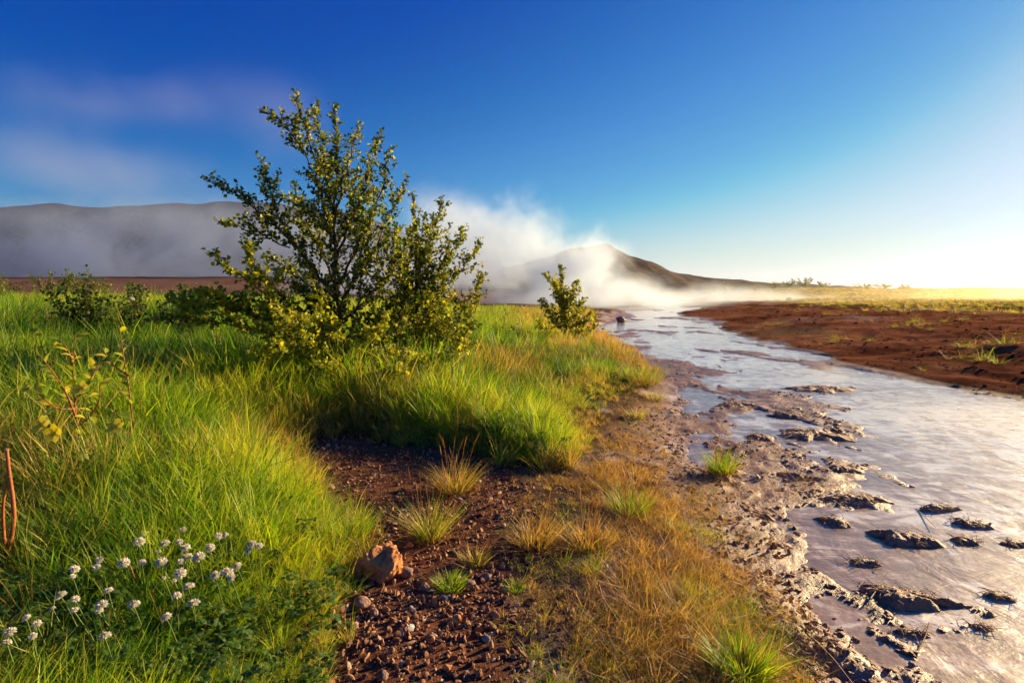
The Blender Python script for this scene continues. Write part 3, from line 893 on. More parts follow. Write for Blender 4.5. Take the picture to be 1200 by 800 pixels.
def woody(name, label, cat, root, limbs, leaf, leaf_mat, bark, seed, twig_len=.34, twig_gap=.045, leaf_gap=.022,
          tint=(.0, 1.0), group=None, r0=.02, sub=True, bare=.18, shape='birch', parts=True, up=.35):
    """limbs: list of (path, base radius); the first is the trunk"""
    g = np.random.default_rng(seed)
    e = bpy.data.objects.new(name, None); e.empty_display_size = .1
    e.location = root; link(e); tag(e, label, cat, group)
    root = np.array(tuple(root))
    tw = Tubes(); LP, LD, LN, LS, LT = [], [], [], [], []
    def add_leaves(Q, start, size):
        L = np.linalg.norm(np.diff(Q, axis=0), axis=1).sum()
        n = max(2, int(L * (1 - start) / leaf_gap))
        for k in range(n):
            t = start + (1 - start) * (k + g.uniform(0, .9)) / n
            f = min(t, .999) * (len(Q) - 1); i = int(f)
            p = Q[i] + (Q[i + 1] - Q[i]) * (f - i); tg = unit(Q[i + 1] - Q[i])
            side = unit(np.cross(tg, g.normal(0, 1, 3)))
            d = unit(tg * .55 + side + np.array([0, 0, .1]))
            LP.append(p); LD.append(d); LN.append(unit(g.normal(0, 1, 3) + np.array([.35, -.35, .7])))
            LS.append(size * g.uniform(.6, 1.2)); LT.append(np.clip(tint[0] + (tint[1] - tint[0]) * g.beta(1.6, 2.2) , 0, 1))
    def twig(p, tg, length, rad, lvl):
        d = unit(tg * .75 + unit(np.cross(tg, g.normal(0, 1, 3))) * g.uniform(.55, 1.0) + np.array([0, 0, up * g.uniform(.3, 1.2)]))
        n = 5; pts = [p]; cur = p.copy(); dd = d
        for k in range(n - 1):
            dd = unit(dd + g.normal(0, .16, 3) + np.array([0, 0, .06])); cur = cur + dd * length / (n - 1); pts.append(cur.copy())
        Q = np.array(pts)
        tw.add(Q, np.linspace(rad, rad * .35, n), 3, .5)
        add_leaves(Q, .12 if lvl else .08, leaf)
        if sub and lvl == 0 and length > .12:
            for k in range(int(length / .085)):
                i = g.integers(1, n - 1)
                twig(Q[i] + (Q[i + 1] - Q[i]) * g.uniform(), unit(Q[i + 1] - Q[i]), length * g.uniform(.3, .5), rad * .6, 1)
    for li, (path, rad) in enumerate(limbs):
        Q, L = resample(path, max(7, int(8 + 6 * len(path) / 3)))
        Q[1:-1] += g.normal(0, .012 * min(1, L), (len(Q) - 2, 3))
        tb = Tubes(); rads = rad * (1 - np.linspace(0, 1, len(Q)) ** 1.15 * .86)
        tb.add(Q - root, rads, 7 if rad > .012 else 5, .5)
        nm = 'trunk' if li == 0 else 'branch'
        o = link(bpy.data.objects.new(nm, tb.mesh(nm, bark)), e)
        b0 = bare if li == 0 else .14
        n = int(L * (1 - b0) / twig_gap)
        for k in range(n):
            t = b0 + (1 - b0) * (k + g.uniform(0, 1)) / n
            f = min(t, .999) * (len(Q) - 1); i = int(f)
            p = Q[i] + (Q[i + 1] - Q[i]) * (f - i)
            ln = twig_len * (1.0 - .72 * t) * g.uniform(.5, 1.15)
            twig(p, unit(Q[i + 1] - Q[i]), ln, max(.0012, rad * .16), 0)
        add_leaves(Q, .75, leaf)
    LPa = np.array(LP) - root
    v, fl, cn = leaf_arrays(LPa, np.array(LD), np.array(LN), np.array(LS), shape)
    me = np_mesh('foliage', v, fl, cn, leaf_mat, {'tint': np.repeat(np.array(LT), 6)}, smooth=False)
    tag(link(bpy.data.objects.new('foliage', me), e), kind='stuff')
    tw.v = [q - root for q in tw.v]
    tag(link(bpy.data.objects.new('twigs', tw.mesh('twigs', bark)), e), kind='stuff')
    print(name, 'leaves', len(LP))
    return e

def limb(pts, depth0, depth1):
    n = len(pts)
    return [at_depth(a, b, depth0 + (depth1 - depth0) * (i / (n - 1)) ** 1.1) for i, (a, b) in enumerate(pts)]

D0 = 5.7
rt = at_depth(402, 452, D0); rt.z = hgt(rt.x, rt.y) - .05
trunk = [rt] + limb([(401, 420), (398, 370), (394, 320), (391, 270), (393, 225), (396, 190), (393, 152), (392, 126)], D0, D0 + .1)
main_limbs = [
    (trunk, .026),
    (limb([(393, 300), (381, 250), (371, 205), (362, 160), (348, 114)], D0, D0 - .35), .016),
    (limb([(391, 262), (384, 215), (377, 170), (370, 122)], D0, D0 + .45), .012),
    (limb([(366, 200), (350, 168), (332, 145), (309, 131)], D0 - .15, D0 - .55), .008),
    (limb([(393, 250), (405, 210), (413, 180), (421, 147)], D0, D0 - .4), .013),
    (limb([(395, 300), (415, 250), (434, 205), (447, 155)], D0, D0 + .35), .015),
    (limb([(397, 330), (425, 280), (446, 230), (457, 176)], D0, D0 - .5), .014),
    (limb([(400, 350), (432, 305), (455, 255), (477, 213)], D0, D0 + .2), .014),
    (limb([(400, 375), (440, 340), (470, 300), (488, 262)], D0, D0 - .5), .012),
    (limb([(394, 352), (355, 300), (322, 262), (285, 232), (238, 210)], D0, D0 - .6), .018),
    (limb([(345, 290), (325, 250), (315, 215), (308, 187)], D0 - .3, D0 - .1), .009),
    (limb([(340, 290), (310, 278), (285, 268), (261, 262)], D0 - .3, D0 - .8), .008),
    (limb([(396, 370), (365, 335), (340, 315), (310, 300)], D0, D0 + .6), .012),
    (limb([(394, 330), (375, 290), (352, 255), (345, 215)], D0, D0 + .5), .013),
    (limb([(393, 290), (408, 262), (424, 240), (440, 222)], D0, D0 + .6), .010),
    (limb([(401, 395), (372, 372), (340, 360), (300, 352)], D0, D0 - .4), .013),
    (limb([(401, 400), (430, 380), (455, 360), (480, 345)], D0, D0 + .4), .012),
    (limb([(401, 415), (385, 400), (360, 398), (330, 395)], D0, D0 + .5), .011),
    (limb([(398, 385), (375, 355), (352, 335), (322, 330)], D0, D0 - .5), .010),
    (limb([(397, 360), (412, 330), (425, 312), (446, 300)], D0, D0 - .4), .010),
    (limb([(400, 400), (420, 395), (438, 392), (455, 400)], D0, D0 - .7), .009),
    (limb([(392, 280), (375, 262), (350, 240), (330, 232)], D0, D0 + .3), .009),
]
woody('birch_tree', 'tallest birch tree with slender dark leaders against the blue sky', 'tree', rt, main_limbs, .038, M_BIRCH, M_BARK, 11,
      twig_len=.30, twig_gap=.021, leaf_gap=.0135, tint=(.0, 1.3), bare=.10)

D1 = 6.1
rt = at_depth(485, 450, D1); rt.z = hgt(rt.x, rt.y) - .05
second = [([rt] + limb([(486, 420), (488, 380), (489, 330), (488, 280), (484, 229)], D1, D1), .026)]
for tp, dz_, r_ in [((517, 238), .3, .014), ((501, 262), -.3, .010), ((545, 269), -.2, .013), ((561, 286), .3, .012), ((566, 322), -.3, .011), ((563, 345), .3, .010), ((556, 378), -.4, .010),
                    ((462, 262), .4, .012), ((452, 290), -.5, .010), ((446, 330), .3, .010), ((440, 372), -.4, .010), ((530, 405), .4, .009), ((500, 345), -.8, .010), ((520, 320), .8, .010), ((440, 405), -.5, .009), ((548, 402), -.4, .009), ((536, 425), -.5, .008), ((500, 425), -.9, .008), ((470, 385), -.9, .009), ((528, 372), -.6, .009), ((470, 320), -.5, .009), ((515, 415), -.7, .009), ((462, 412), -.6, .009)]:
    bx_ = 487; by_ = min(432, tp[1] + 95)
    mx = (bx_ * .45 + tp[0] * .55, by_ * .5 + tp[1] * .5 + (8 if tp[1] > 300 else -4))
    second.append((limb([(bx_, by_), mx, (tp[0] * .8 + mx[0] * .2, tp[1] * .7 + mx[1] * .3), tp], D1, D1 + dz_), r_))
woody('birch_tree', 'rounded bushy birch touching the tall one, standing nearer the stream', 'tree', rt, second, .037, M_BIRCH, M_BARK, 12,
      twig_len=.34, twig_gap=.021, leaf_gap=.013, tint=(.1, 1.35), bare=.05)

D2 = 5.1
rt = at_depth(415, 470, D2); rt.z = hgt(rt.x, rt.y) - .03
low = [([rt] + limb([(405, 440), (372, 418), (334, 396), (290, 384), (240, 374), (181, 374)], D2, D2 - .55), .016)]
for pth, d_, r_ in [([(400, 440), (360, 395), (320, 355), (285, 325), (247, 296)], -.4, .013), ([(360, 405), (310, 372), (260, 355), (196, 350)], -.1, .010), ([(340, 350), (310, 330), (296, 306), (290, 285)], -.3, .008),
                    ([(395, 440), (365, 430), (345, 432), (325, 428)], -.5, .008), ([(405, 450), (385, 452), (362, 445), (345, 444)], -.7, .008), ([(400, 440), (350, 425), (315, 418), (296, 415)], -.7, .008), ([(410, 455), (430, 442), (450, 438), (478, 440)], -.7, .008), ([(405, 430), (390, 400), (350, 375), (330, 372)], -.6, .009), ([(405, 450), (395, 440), (385, 436), (380, 432)], -.8, .007), ([(250, 374), (235, 366), (222, 358), (208, 362)], -.5, .006), ([(290, 384), (270, 362), (250, 345), (232, 340)], -.5, .007), ([(415, 450), (440, 430), (465, 425), (500, 428)], -.3, .010),
                    ([(412, 450), (425, 420), (440, 395), (452, 372)], -.3, .010), ([(410, 450), (400, 410), (380, 380), (372, 345)], -.3, .011), ([(412, 450), (455, 440), (510, 425), (548, 410)], -.1, .010), ([(405, 440), (390, 420), (350, 405), (318, 408)], -.9, .008),
                    ([(415, 455), (430, 448), (450, 446), (462, 436)], -.6, .007)]:
    low.append((limb(pth, D2, D2 + d_), r_))
woody('birch_shrub', 'low sprawling birch with sunlit yellow leaves reaching left from the tree', 'shrub', rt, low, .044, M_BIRCH_SUN, M_REDBARK, 13,
      twig_len=.26, twig_gap=.018, leaf_gap=.013, tint=(.0, 1.25), up=.35)

D3 = 10.5
rt = at_depth(665, 400, D3); rt.z = hgt(rt.x, rt.y) - .04
small = [([rt] + limb([(664, 385), (662, 365), (660, 340), (657, 312)], D3, D3), .022)]
for tp, d_ in [((640, 322), .2), ((676, 330), -.2), ((634, 352), -.3), ((692, 366), .2), ((629, 376), .3), ((698, 380), -.3), ((650, 330), -.3), ((684, 350), .4), ((645, 392), -.5), ((672, 398), -.6), ((688, 392), .1)]:
    small.append((limb([(665, min(402, tp[1] + 45)), ((665 + tp[0]) / 2, tp[1] + 20), tp], D3, D3 + d_), .009))
woody('birch_bush', 'small young birch bush alone at the stream edge', 'bush', rt, small, .056, M_BIRCH, M_BARK, 14, twig_len=.30, twig_gap=.022, leaf_gap=.016, tint=(.3, 1.35))

def random_bush(name, label, cat, px, py, depth, hpx, wpx, seed, leaf, gap, group=None, mat=M_BIRCH, tint=(0, 1), nl=12, spread=1.0):
    g = np.random.default_rng(seed)
    p = at_depth(px, py, depth); p.z = hgt(p.x, p.y) - .03
    k = depth / F; Hh = hpx * k; Ww = wpx * k * .5
    P0 = np.array(tuple(p)); limbs = []
    for i in range(nl):
        a = g.uniform(0, 6.28); q = g.uniform(.15, 1) if i else 0
        tip = P0 + np.array([math.cos(a) * Ww * q, math.sin(a) * Ww * q, Hh * (1 - .45 * q * q) * g.uniform(.75, 1.0)])
        mid = P0 * .55 + tip * .45 + np.array([0, 0, Hh * .05]) - np.array([math.cos(a), math.sin(a), 0]) * Ww * q * .15
        limbs.append(([P0, mid, tip], min(.012, .006 * depth / 8)))
    return woody(name, label, cat, p, limbs, leaf, mat, M_BARK, seed, twig_len=Hh * .30, twig_gap=gap, leaf_gap=leaf * .9, tint=tint, group=group, sub=False, bare=.1)

G1 = 'dwarf birches between the grass and the brown plain'
random_bush('dwarf_birch', 'brown green bush cut off by the left edge beyond the grass', 'bush', -4, 345, 19, 48, 46, 21, .08, .07, G1, M_BIRCH, (.3, .95))
random_bush('dwarf_birch', 'wide hazy bush with a raised left crown beyond the grass', 'bush', 62, 345, 20, 50, 66, 22, .08, .07, G1, M_BIRCH, (.2, .85), 16)
random_bush('dwarf_birch', 'thin pointed bush at the right end of the hazy row', 'bush', 122, 345, 20, 36, 26, 23, .08, .07, G1, M_BIRCH, (.2, .85), 9)
random_bush('dwarf_birch', 'low bush between the wide and the thin pointed one', 'bush', 96, 345, 18.5, 38, 44, 24, .08, .07, G1, M_BIRCH, (.2, .85))
G2 = 'dark low shrubs behind the left grass'
random_bush('low_shrub', 'dark low shrub with yellow tips, left of its row behind the grass', 'shrub', 104, 425, 7.0, 92, 90, 31, .045, .034, G2, M_BIRCH, (.0, .75), 20)
random_bush('low_shrub', 'dark low shrub in the middle of the row behind the grass', 'shrub', 160, 424, 7.3, 84, 90, 32, .045, .034, G2, M_BIRCH, (.0, .75), 20)
random_bush('low_shrub', 'dark low shrub ending the row under the yellow branch', 'shrub', 222, 424, 7.1, 80, 96, 33, .045, .034, G2, M_BIRCH, (.0, .75), 20)
random_bush('low_shrub', 'small leafy shrub low in the grass behind the rounded birch', 'shrub', 590, 405, 9.4, 30, 70, 34, .045, .04, G2 + ' and trees', M_BIRCH, (.1, .8), 10)
G3 = 'bushes on the skyline of the golden plain'
for (px_, h_, w_, d_, sd_, lb) in [(848, 20, 12, 95, 41, 'leftmost small bush on the sloping skyline'), (832, 12, 8, 98, 42, 'tiny bush just left of the leftmost skyline pair'), (884, 10, 6, 95, 43, 'lone tiny bush between the two skyline clusters'),
                         (907, 12, 10, 92, 44, 'faint small bush left of the large skyline bush'), (922, 12, 16, 92, 45, 'low bush leaning on the left of the large skyline bush'), (943, 20, 24, 92, 46, 'largest bush on the golden skyline'),
                         (962, 11, 16, 90, 47, 'low bush right behind the largest skyline bush'), (1013, 9, 22, 88, 48, 'flat bush in the middle of the far skyline'), (1036, 9, 14, 88, 49, 'small bush next to the flat skyline bush'), (1062, 8, 14, 88, 50, 'rightmost faint bush on the golden skyline')]:
    random_bush('skyline_bush', lb, 'bush', px_, 341, d_, h_ * .8, w_ * 1.8, sd_, .17, .11, G3, M_BIRCH, (.2, .9), 14)

# ------------------------------------------------------------------ young willow with red stems, front left
def above_ground(px, py, dz):
    d = ray(px, py); d = d / d[1]
    ya = .3 + np.arange(1500) * .006
    ok = CAM_H + d[2] * ya < height(d[0] * ya, ya) + dz
    y = float(ya[np.argmax(ok)]) if ok.any() else 6.0
    return Vector((d[0] * y, y, CAM_H + d[2] * y))

leaf_me = []
for k in range(3):
    g = np.random.default_rng(70 + k)
    n1 = 7; t = np.linspace(0, 1, n1); w = .19 * np.sin(np.pi * t ** .85) ** .9
    c = np.stack([np.zeros(n1), t, .16 * t * (1 - t) * 2 - .12 * t * t * k], 1)
    V = np.concatenate([c + np.stack([w, 0 * t, .25 * w], 1), c, c + np.stack([-w, 0 * t, .25 * w], 1)])
    F_ = []
    for i in range(n1 - 1):
        F_ += [(i, i + 1, n1 + i + 1, n1 + i), (n1 + i, n1 + i + 1, 2 * n1 + i + 1, 2 * n1 + i)]
    leaf_me.append(np_mesh('leaf', V, np.array(F_).ravel(), np.full(len(F_), 4), M_WILLOW, {'tint': np.full(3 * n1, [.25, .6, .95][k])}))

def young_willow(label, stems, seed, depth):
    g = np.random.default_rng(seed)
    b = at_depth(*stems[0][0][0], depth); b.z = hgt(b.x, b.y)
    e = bpy.data.objects.new('young_willow', None); e.location = b; link(e)
    tag(e, label, 'shrub', 'young willows with red stems')
    for path, nleaf, d_ in stems:
        P = limb(path, depth, depth + d_)
        P = [Vector((P[0].x, P[0].y, hgt(P[0].x, P[0].y)))] + P if path is stems[0][0] else P
        Q, L = resample(P, 12)
        tb = Tubes(); tb.add(Q - np.array(tuple(b)), np.linspace(.0055, .0016, len(Q)), 6)
        link(bpy.data.objects.new('stem', tb.mesh('stem', M_REDBARK)), e)
        for k in range(nleaf):
            t = .22 + .78 * (k + g.uniform(0, .6)) / nleaf; f = min(t, .999) * (len(Q) - 1); i = int(f)
            p = Q[i] + (Q[i + 1] - Q[i]) * (f - i) - np.array(tuple(b))
            tg = Vector(unit(Q[i + 1] - Q[i])); sd_ = tg.cross(Vector(g.normal(0, 1, 3))).normalized()
            d = (tg * .55 + sd_ + Vector((0, 0, .15))).normalized()
            up_ = (Vector((.2, -.3, 1)) + Vector(g.normal(0, .35, 3))).normalized()
            xa = d.cross(up_).normalized(); za = xa.cross(d)
            o = bpy.data.objects.new('leaf', leaf_me[g.integers(0, 3)])
            s = g.uniform(.05, .078)
            o.matrix_local = Matrix.Translation(p) @ Matrix((xa, d, za)).transposed().to_4x4() @ Matrix.Scale(s, 4)
            link(o, e)
    return e
young_willow('young willow with several red stems and yellow green leaves left of the sunlit grass', [
    ([(98, 540), (90, 495), (86, 456), (85, 422), (88, 393)], 15, 0), ([(90, 492), (80, 465), (69, 445), (57, 430), (47, 416)], 12, -.15),
    ([(88, 470), (100, 455), (109, 439), (119, 421)], 9, .1), ([(86, 425), (80, 412), (74, 402), (68, 397)], 6, .05), ([(90, 500), (106, 488), (117, 470), (117, 450)], 8, -.1), ([(88, 478), (72, 480), (60, 475), (42, 458)], 6, -.2)], 5, 2.55)
young_willow('single upright red willow shoot right of the larger one', [
    ([(156, 500), (151, 450), (146, 425), (142, 405), (140, 383)], 14, 0), ([(151, 440), (138, 432), (130, 425), (122, 412)], 7, 0)], 6, 2.75)
young_willow('tiny yellow leaved sprig in the grass below the low birch', [
    ([(330, 520), (334, 500), (335, 480), (333, 466)], 8, 0)], 7, 4.2)

# ------------------------------------------------------------------ flowers
def tube_obj(name, pts, r0_, r1_, mat, parent, sides=6):
    tb = Tubes(); tb.add(pts, np.linspace(r0_, r1_, len(pts)), sides)
    return link(bpy.data.objects.new(name, tb.mesh(name, mat)), parent)

def clover_head(seed, droop):
    g = np.random.default_rng(seed)
    P, D, N, S, T = [], [], [], [], []
    n = 46
    for k in range(n):
        u = (k + .5) / n; th = k * 2.39996
        el = math.asin(1 - u * 1.25) if u < .8 else -.1
        c = np.array([math.cos(th) * math.cos(el), math.sin(th) * math.cos(el), math.sin(el)])
        if c[2] > .80 and g.uniform() < droop: continue
        d = unit(c + np.array([0, 0, .12]) + g.normal(0, .14, 3))
        P.append(c * .32); D.append(d); N.append(unit(np.array([0, 0, 1]) + g.normal(0, .3, 3))); S.append(g.uniform(.62, .80)); T.append(g.uniform(.2, 1) * (1 if c[2] < .75 else .5))
    v, fl, cn = leaf_arrays(P, D, N, S, 'willow', .18)
    v2, fl2, cn2 = leaf_arrays(P, D, np.cross(D, N) + .01, S, 'willow', .18)
    return np_mesh('blossom', np.concatenate([v, v2]), np.concatenate([fl, fl2 + len(v)]), np.concatenate([cn, cn2]), M_PETALW, {'tint': np.repeat(np.array(T + T), 6)}, smooth=False)
HEADS = [clover_head(60 + i, [.0, .5, .9, .9][i]) for i in range(4)]
CORE = rock_mesh('centre', 2, (.40, .40, .44), 1, .5, 66, M_CORE, .2)
CL = [  # px, py, size in px, label
 (169, 626, 11, 'white clover blossom, highest at the left of the central cluster'), (163, 635, 12, 'white clover blossom just below the highest left one'),
 (193, 637, 12, 'white clover blossom in the upper middle of the cluster'), (185, 647, 7, 'small browning clover head below the upper middle blossom'),
 (214, 621, 10, 'white clover blossom at the very top of the cluster'), (210, 635, 11, 'white clover blossom above a touching pair in the cluster'),
 (217, 642, 12, 'upper blossom of a touching pair of white clovers'), (211, 658, 9, 'small white clover blossom left of the touching pair'),
 (219, 653, 12, 'lower blossom of a touching pair of white clovers'), (233, 653, 15, 'large round white clover blossom right of the touching pair'),
 (246, 642, 14, 'white clover blossom on a long stem at the upper right'), (256, 628, 10, 'left blossom of the small pair at the top right'),
 (264, 627, 8, 'right blossom of the small pair at the top right'), (295, 638, 11, 'left blossom of the farthest right trio'),
 (303, 640, 12, 'right blossom of the farthest right trio'), (290, 646, 8, 'small lower blossom of the farthest right trio'),
 (278, 664, 11, 'white clover blossom above the big double head'), (252, 674, 12, 'white clover blossom left of the big double head'),
 (266, 671, 16, 'big white clover head of the double at the right'), (271, 677, 11, 'pinkish clover head in front of the big one at the right'),
 (145, 660, 14, 'bright white clover blossom left of the cluster on its own'), (166, 659, 11, 'flat white clover blossom with two stems beside the bright one'),
 (189, 659, 15, 'large white clover blossom in the middle of the cluster'), (192, 677, 6, 'tiny brown clover head under the large middle blossom'),
 (211, 672, 14, 'white clover blossom below the middle of the cluster'), (204, 680, 7, 'small brown clover head left of the lower middle blossom'),
 (221, 688, 16, 'largest white clover head low in the cluster'), (207, 698, 13, 'white clover blossom left under the largest head'),
 (227, 707, 13, 'white clover blossom right under the largest head'), (195, 723, 14, 'white clover blossom lowest of the cluster above a lying straw'),
 (157, 709, 13, 'white clover blossom crossed by an orange straw'), (123, 746, 15, 'white clover blossom nearest the bottom edge'),
 (127, 692, 10, 'small pinkish clover blossom on a slanted stem'), (119, 709, 13, 'upper blossom of a stacked white pair at the left'),
 (116, 717, 10, 'lower brown blossom of the stacked pair at the left'), (116, 656, 10, 'white clover blossom at the top of the left group'),
 (113, 665, 10, 'pinkish clover blossom just under the top of the left group'), (87, 667, 12, 'flat white clover blossom on a long bent stem at the left'),
 (85, 675, 7, 'small bud clover under the flat left blossom'), (72, 698, 15, 'wide white clover blossom at the left'),
 (88, 702, 11, 'white clover blossom right of the wide left one'), (87, 715, 10, 'brown centred clover blossom under the left pair'),
 (43, 731, 13, 'white clover blossom of the lower left corner group, highest'), (31, 724, 11, 'flat clover blossom of the lower left corner group'),
 (12, 740, 12, 'drooping clover blossom near the left edge'), (38, 745, 11, 'brownish clover blossom low in the corner group'),
 (8, 753, 13, 'clover blossom lowest at the left edge'), (62, 713, 7, 'small reddish clover bud between the left groups')]
for i, (px_, py_, s_, lb) in enumerate(CL):
    g = np.random.default_rng(900 + i)
    p = above_ground(px_, py_, g.uniform(.12, .16))
    ln_ = Vector((g.uniform(.0, .05), g.uniform(-.02, .03), 0))
    b = Vector((p.x + ln_.x, p.y + ln_.y, 0)); b.z = hgt(b.x, b.y) - .01
    e = bpy.data.objects.new('clover_flower', None); e.location = b; link(e); tag(e, lb, 'flower', 'white clover in the grass')
    rad = s_ / F * p.y * .5 * 1.02 * g.uniform(.85, 1.12)
    q = p - b
    pts = [Vector((0, 0, 0)), q * .35 + Vector((0, 0, .012)), q * .7 + Vector((0, 0, .008)), q - Vector((0, 0, rad * .3))]
    tube_obj('stem', pts, .0016, .0013, M_STEM, e, 5)
    hd = bpy.data.objects.new('blossom', HEADS[0 if s_ > 13 else (1 if s_ > 10 else 2 + i % 2)])
    hd.location = q; hd.scale = (rad, rad, rad * .85); hd.rotation_euler = Matrix.Rotation(g.normal(.25, .3), 4, 'X').to_3x3().__matmul__(Matrix.Rotation(g.normal(.1, .3), 3, 'Y')).__matmul__(Matrix.Rotation(g.uniform(0, 6), 3, 'Z')).to_euler(); link(hd, e)
    cr = bpy.data.objects.new('centre', CORE); cr.location = q + Vector((0, 0, rad * .12)); cr.scale = (rad,) * 3 if s_ < 10 else (rad * .85,) * 3; link(cr, e)

def cloverleaf_mesh(seed):
    g = np.random.default_rng(seed); P, D, N, S, T = [], [], [], [], []
    tb = Tubes()
    for k in range(9):
        a = g.uniform(0, 6.28); r = g.uniform(0, .055); h = g.uniform(.02, .075)
        c = np.array([math.cos(a) * r, math.sin(a) * r, h]); tl = g.normal(0, .25, 3)
        nn = unit(np.array([0, 0, 1]) + tl); s = g.uniform(.012, .020); tt = g.uniform(0, 1)
        for j in range(3):
            th = a + j * 2.094
            d = np.array([math.cos(th), math.sin(th), 0]); d = unit(d - nn * d.dot(nn))
            P.append(c); D.append(d); N.append(nn); S.append(s); T.append(tt)
    v, fl, cn = leaf_arrays(P, D, N, S, 'birch', .08)
    return np_mesh('clover_leaves', v, fl, cn, M_CLOVERLEAF, {'tint': np.repeat(np.array(T), 6)}, smooth=False)
CLL = [cloverleaf_mesh(80 + i) for i in range(4)]
def herb_cover():
    x, y = sample_xy(15000, -1.1, .25, .95, 7)
    lu = masks(x, y)[1]
    cl = .05 * np.exp(-(((x - CLOVER_C[0]) / .75) ** 2 + ((y - CLOVER_C[1]) / .5) ** 2))
    keep = RNG.uniform(0, 1, len(x)) < lu * np.clip(.30 * sstep(.42, .6, fbm(x * 2, y * 2, 3, 71)) + cl, 0, 1)
    x, y = x[keep], y[keep]; n = len(x)
    place('clover_leaves', 'dark green clover leaves covering the ground under the blossoms', x, y, RNG.uniform(.8, 1.35, n), RNG.integers(0, 4, n), np.zeros(n), CLL, .2)
herb_cover()

def disc_petal():
    n1 = 6; t = np.linspace(0, 1, n1); w = .42 * np.sin(np.pi * np.clip(t, 0, .93)) ** .6
    c = np.stack([0 * t, t, .25 * t * t], 1)
    V = np.concatenate([c + np.stack([w, 0 * t, 0 * t], 1), c - np.stack([w, 0 * t, 0 * t], 1)])
    F_ = [(i, i + 1, n1 + i + 1, n1 + i) for i in range(n1 - 1)]
    return np_mesh('petal', V, np.array(F_).ravel(), np.full(len(F_), 4), M_PETALY, {'tint': np.concatenate([t, t])})
PETAL = disc_petal()
YCORE = rock_mesh('centre', 2, (.28, .28, .2), 1, .4, 67, M_PETALY, .2)
def yellow_flower(px_, py_, size, depth, label, tilt, group='yellow meadow flowers'):
    p = at_depth(px_, py_, depth); b = Vector((p.x + .03, p.y + .02, 0)); b.z = hgt(b.x, b.y)
    if p.z < b.z + .03: p.z = b.z + .12
    e = bpy.data.objects.new('yellow_flower', None); e.location = b; link(e); tag(e, label, 'flower', group)
    q = p - b; r = size / F * depth * .68
    tube_obj('stem', [Vector((0, 0, 0)), q * .5 + Vector((.01, 0, 0)), q], .0022, .0015, M_STEM, e, 5)
    rotm = Matrix.Rotation(tilt, 4, 'X')
    for k in range(5):
        o = bpy.data.objects.new('petal', PETAL)
        o.matrix_local = Matrix.Translation(q) @ rotm @ Matrix.Rotation(k * 1.2566, 4, 'Z') @ Matrix.Scale(r, 4); link(o, e)
    o = bpy.data.objects.new('centre', YCORE); o.matrix_local = Matrix.Translation(q) @ rotm @ Matrix.Scale(r, 4); link(o, e)
yellow_flower(135, 500, 16, 2.3, 'round yellow flower standing apart in the grass right of the willow', .7)
yellow_flower(48, 498, 17, 2.3, 'yellow flower facing left under the willow', 1.0)
yellow_flower(63, 508, 17, 2.3, 'yellow flower tilted down beside the left facing one', 1.3)
yellow_flower(95, 455, 14, 2.45, 'yellow flower among the willow stems', .9)
yellow_flower(31, 456, 9, 2.5, 'small yellow flower at the tip of a stalk left of the willow', .6)
yellow_flower(230, 622, 9, 1.95, 'orange yellow bud flower above the clover cluster', 1.4)
for (a, b_, s, lb) in [(40, 387, 8, 'tiny yellow flower highest in the shaded grass'), (46, 392, 5, 'tiny yellow speck flower beside the highest one'), (12, 381, 5, 'tiny yellow flower near the left edge in shade'),
                    (72, 339, 7, 'tiny yellow flower on the grass crest left of the shrubs'), (120, 350, 7, 'tiny yellow flower on the crest above the dark shrubs'), (33, 378, 5, 'flat tiny yellow flower in the shaded grass')]:
    yellow_flower(a, b_, s, 4.6, lb, .5)

def knotweed():
    p = at_depth(472, 434, 4.9); b = Vector((p.x + .02, p.y, 0)); b.z = hgt(b.x, b.y)
    e = bpy.data.objects.new('pink_flower', None); e.location = b; link(e)
    tag(e, 'single pale pink flower spike in front of the birches', 'flower')
    q = p - b; tube_obj('stem', [Vector((0, 0, 0)), q * .5 + Vector((.012, 0, 0)), q], .003, .002, M_STEM, e)
    g = np.random.default_rng(8); P, D, N = [], [], []
    for k in range(90):
        z = k / 90; th = k * 2.4; c = np.array([math.cos(th), math.sin(th), 0])
        P.append(np.array(tuple(q)) + np.array([0, 0, z * .075]) + c * .013 * math.sin(math.pi * min(.95, z + .12))); D.append(c + np.array([0, 0, .6])); N.append(g.normal(0, 1, 3))
    v, fl, cn = leaf_arrays(P, D, N, np.full(90, .014), 'birch')
    link(bpy.data.objects.new('flower_spike', np_mesh('flower_spike', v, fl, cn, M_PINK, {'tint': np.repeat(g.uniform(0, 1, 90), 6)})), e)
    tube_obj('spike_core', [q, q + Vector((0, 0, .04)), q + Vector((0, 0, .075))], .012, .005, M_PINK, e, 8)
knotweed()

# white seed heads and specks in the grass
def puff(px_, py_, size, depth, label):
    p = at_depth(px_, py_, depth); b = Vector((p.x, p.y, 0)); b.z = hgt(p.x, p.y)
    if p.z < b.z + .05: p.z = b.z + .15
    e = bpy.data.objects.new('white_flower', None); e.location = b; link(e); tag(e, label, 'flower', 'white flowers in the grass')
    q = p - b; tube_obj('stem', [Vector((0, 0, 0)), q * .5, q], .002, .0015, M_STEM, e, 5)
    r = size / F * depth * .5
    o = bpy.data.objects.new('blossom', HEADS[0]); o.location = q; o.scale = (r, r, r); link(o, e)
puff(154, 351, 7, 7.0, 'white flower head on the grass crest above the dark shrubs')
puff(707, 386, 5, 8.5, 'white flower beside the small young birch bush')
puff(556, 417, 6, 7.0, 'white flower right of the rounded birch')
puff(607, 380, 4, 9.5, 'tiny white flower in the grass left of the small bush')

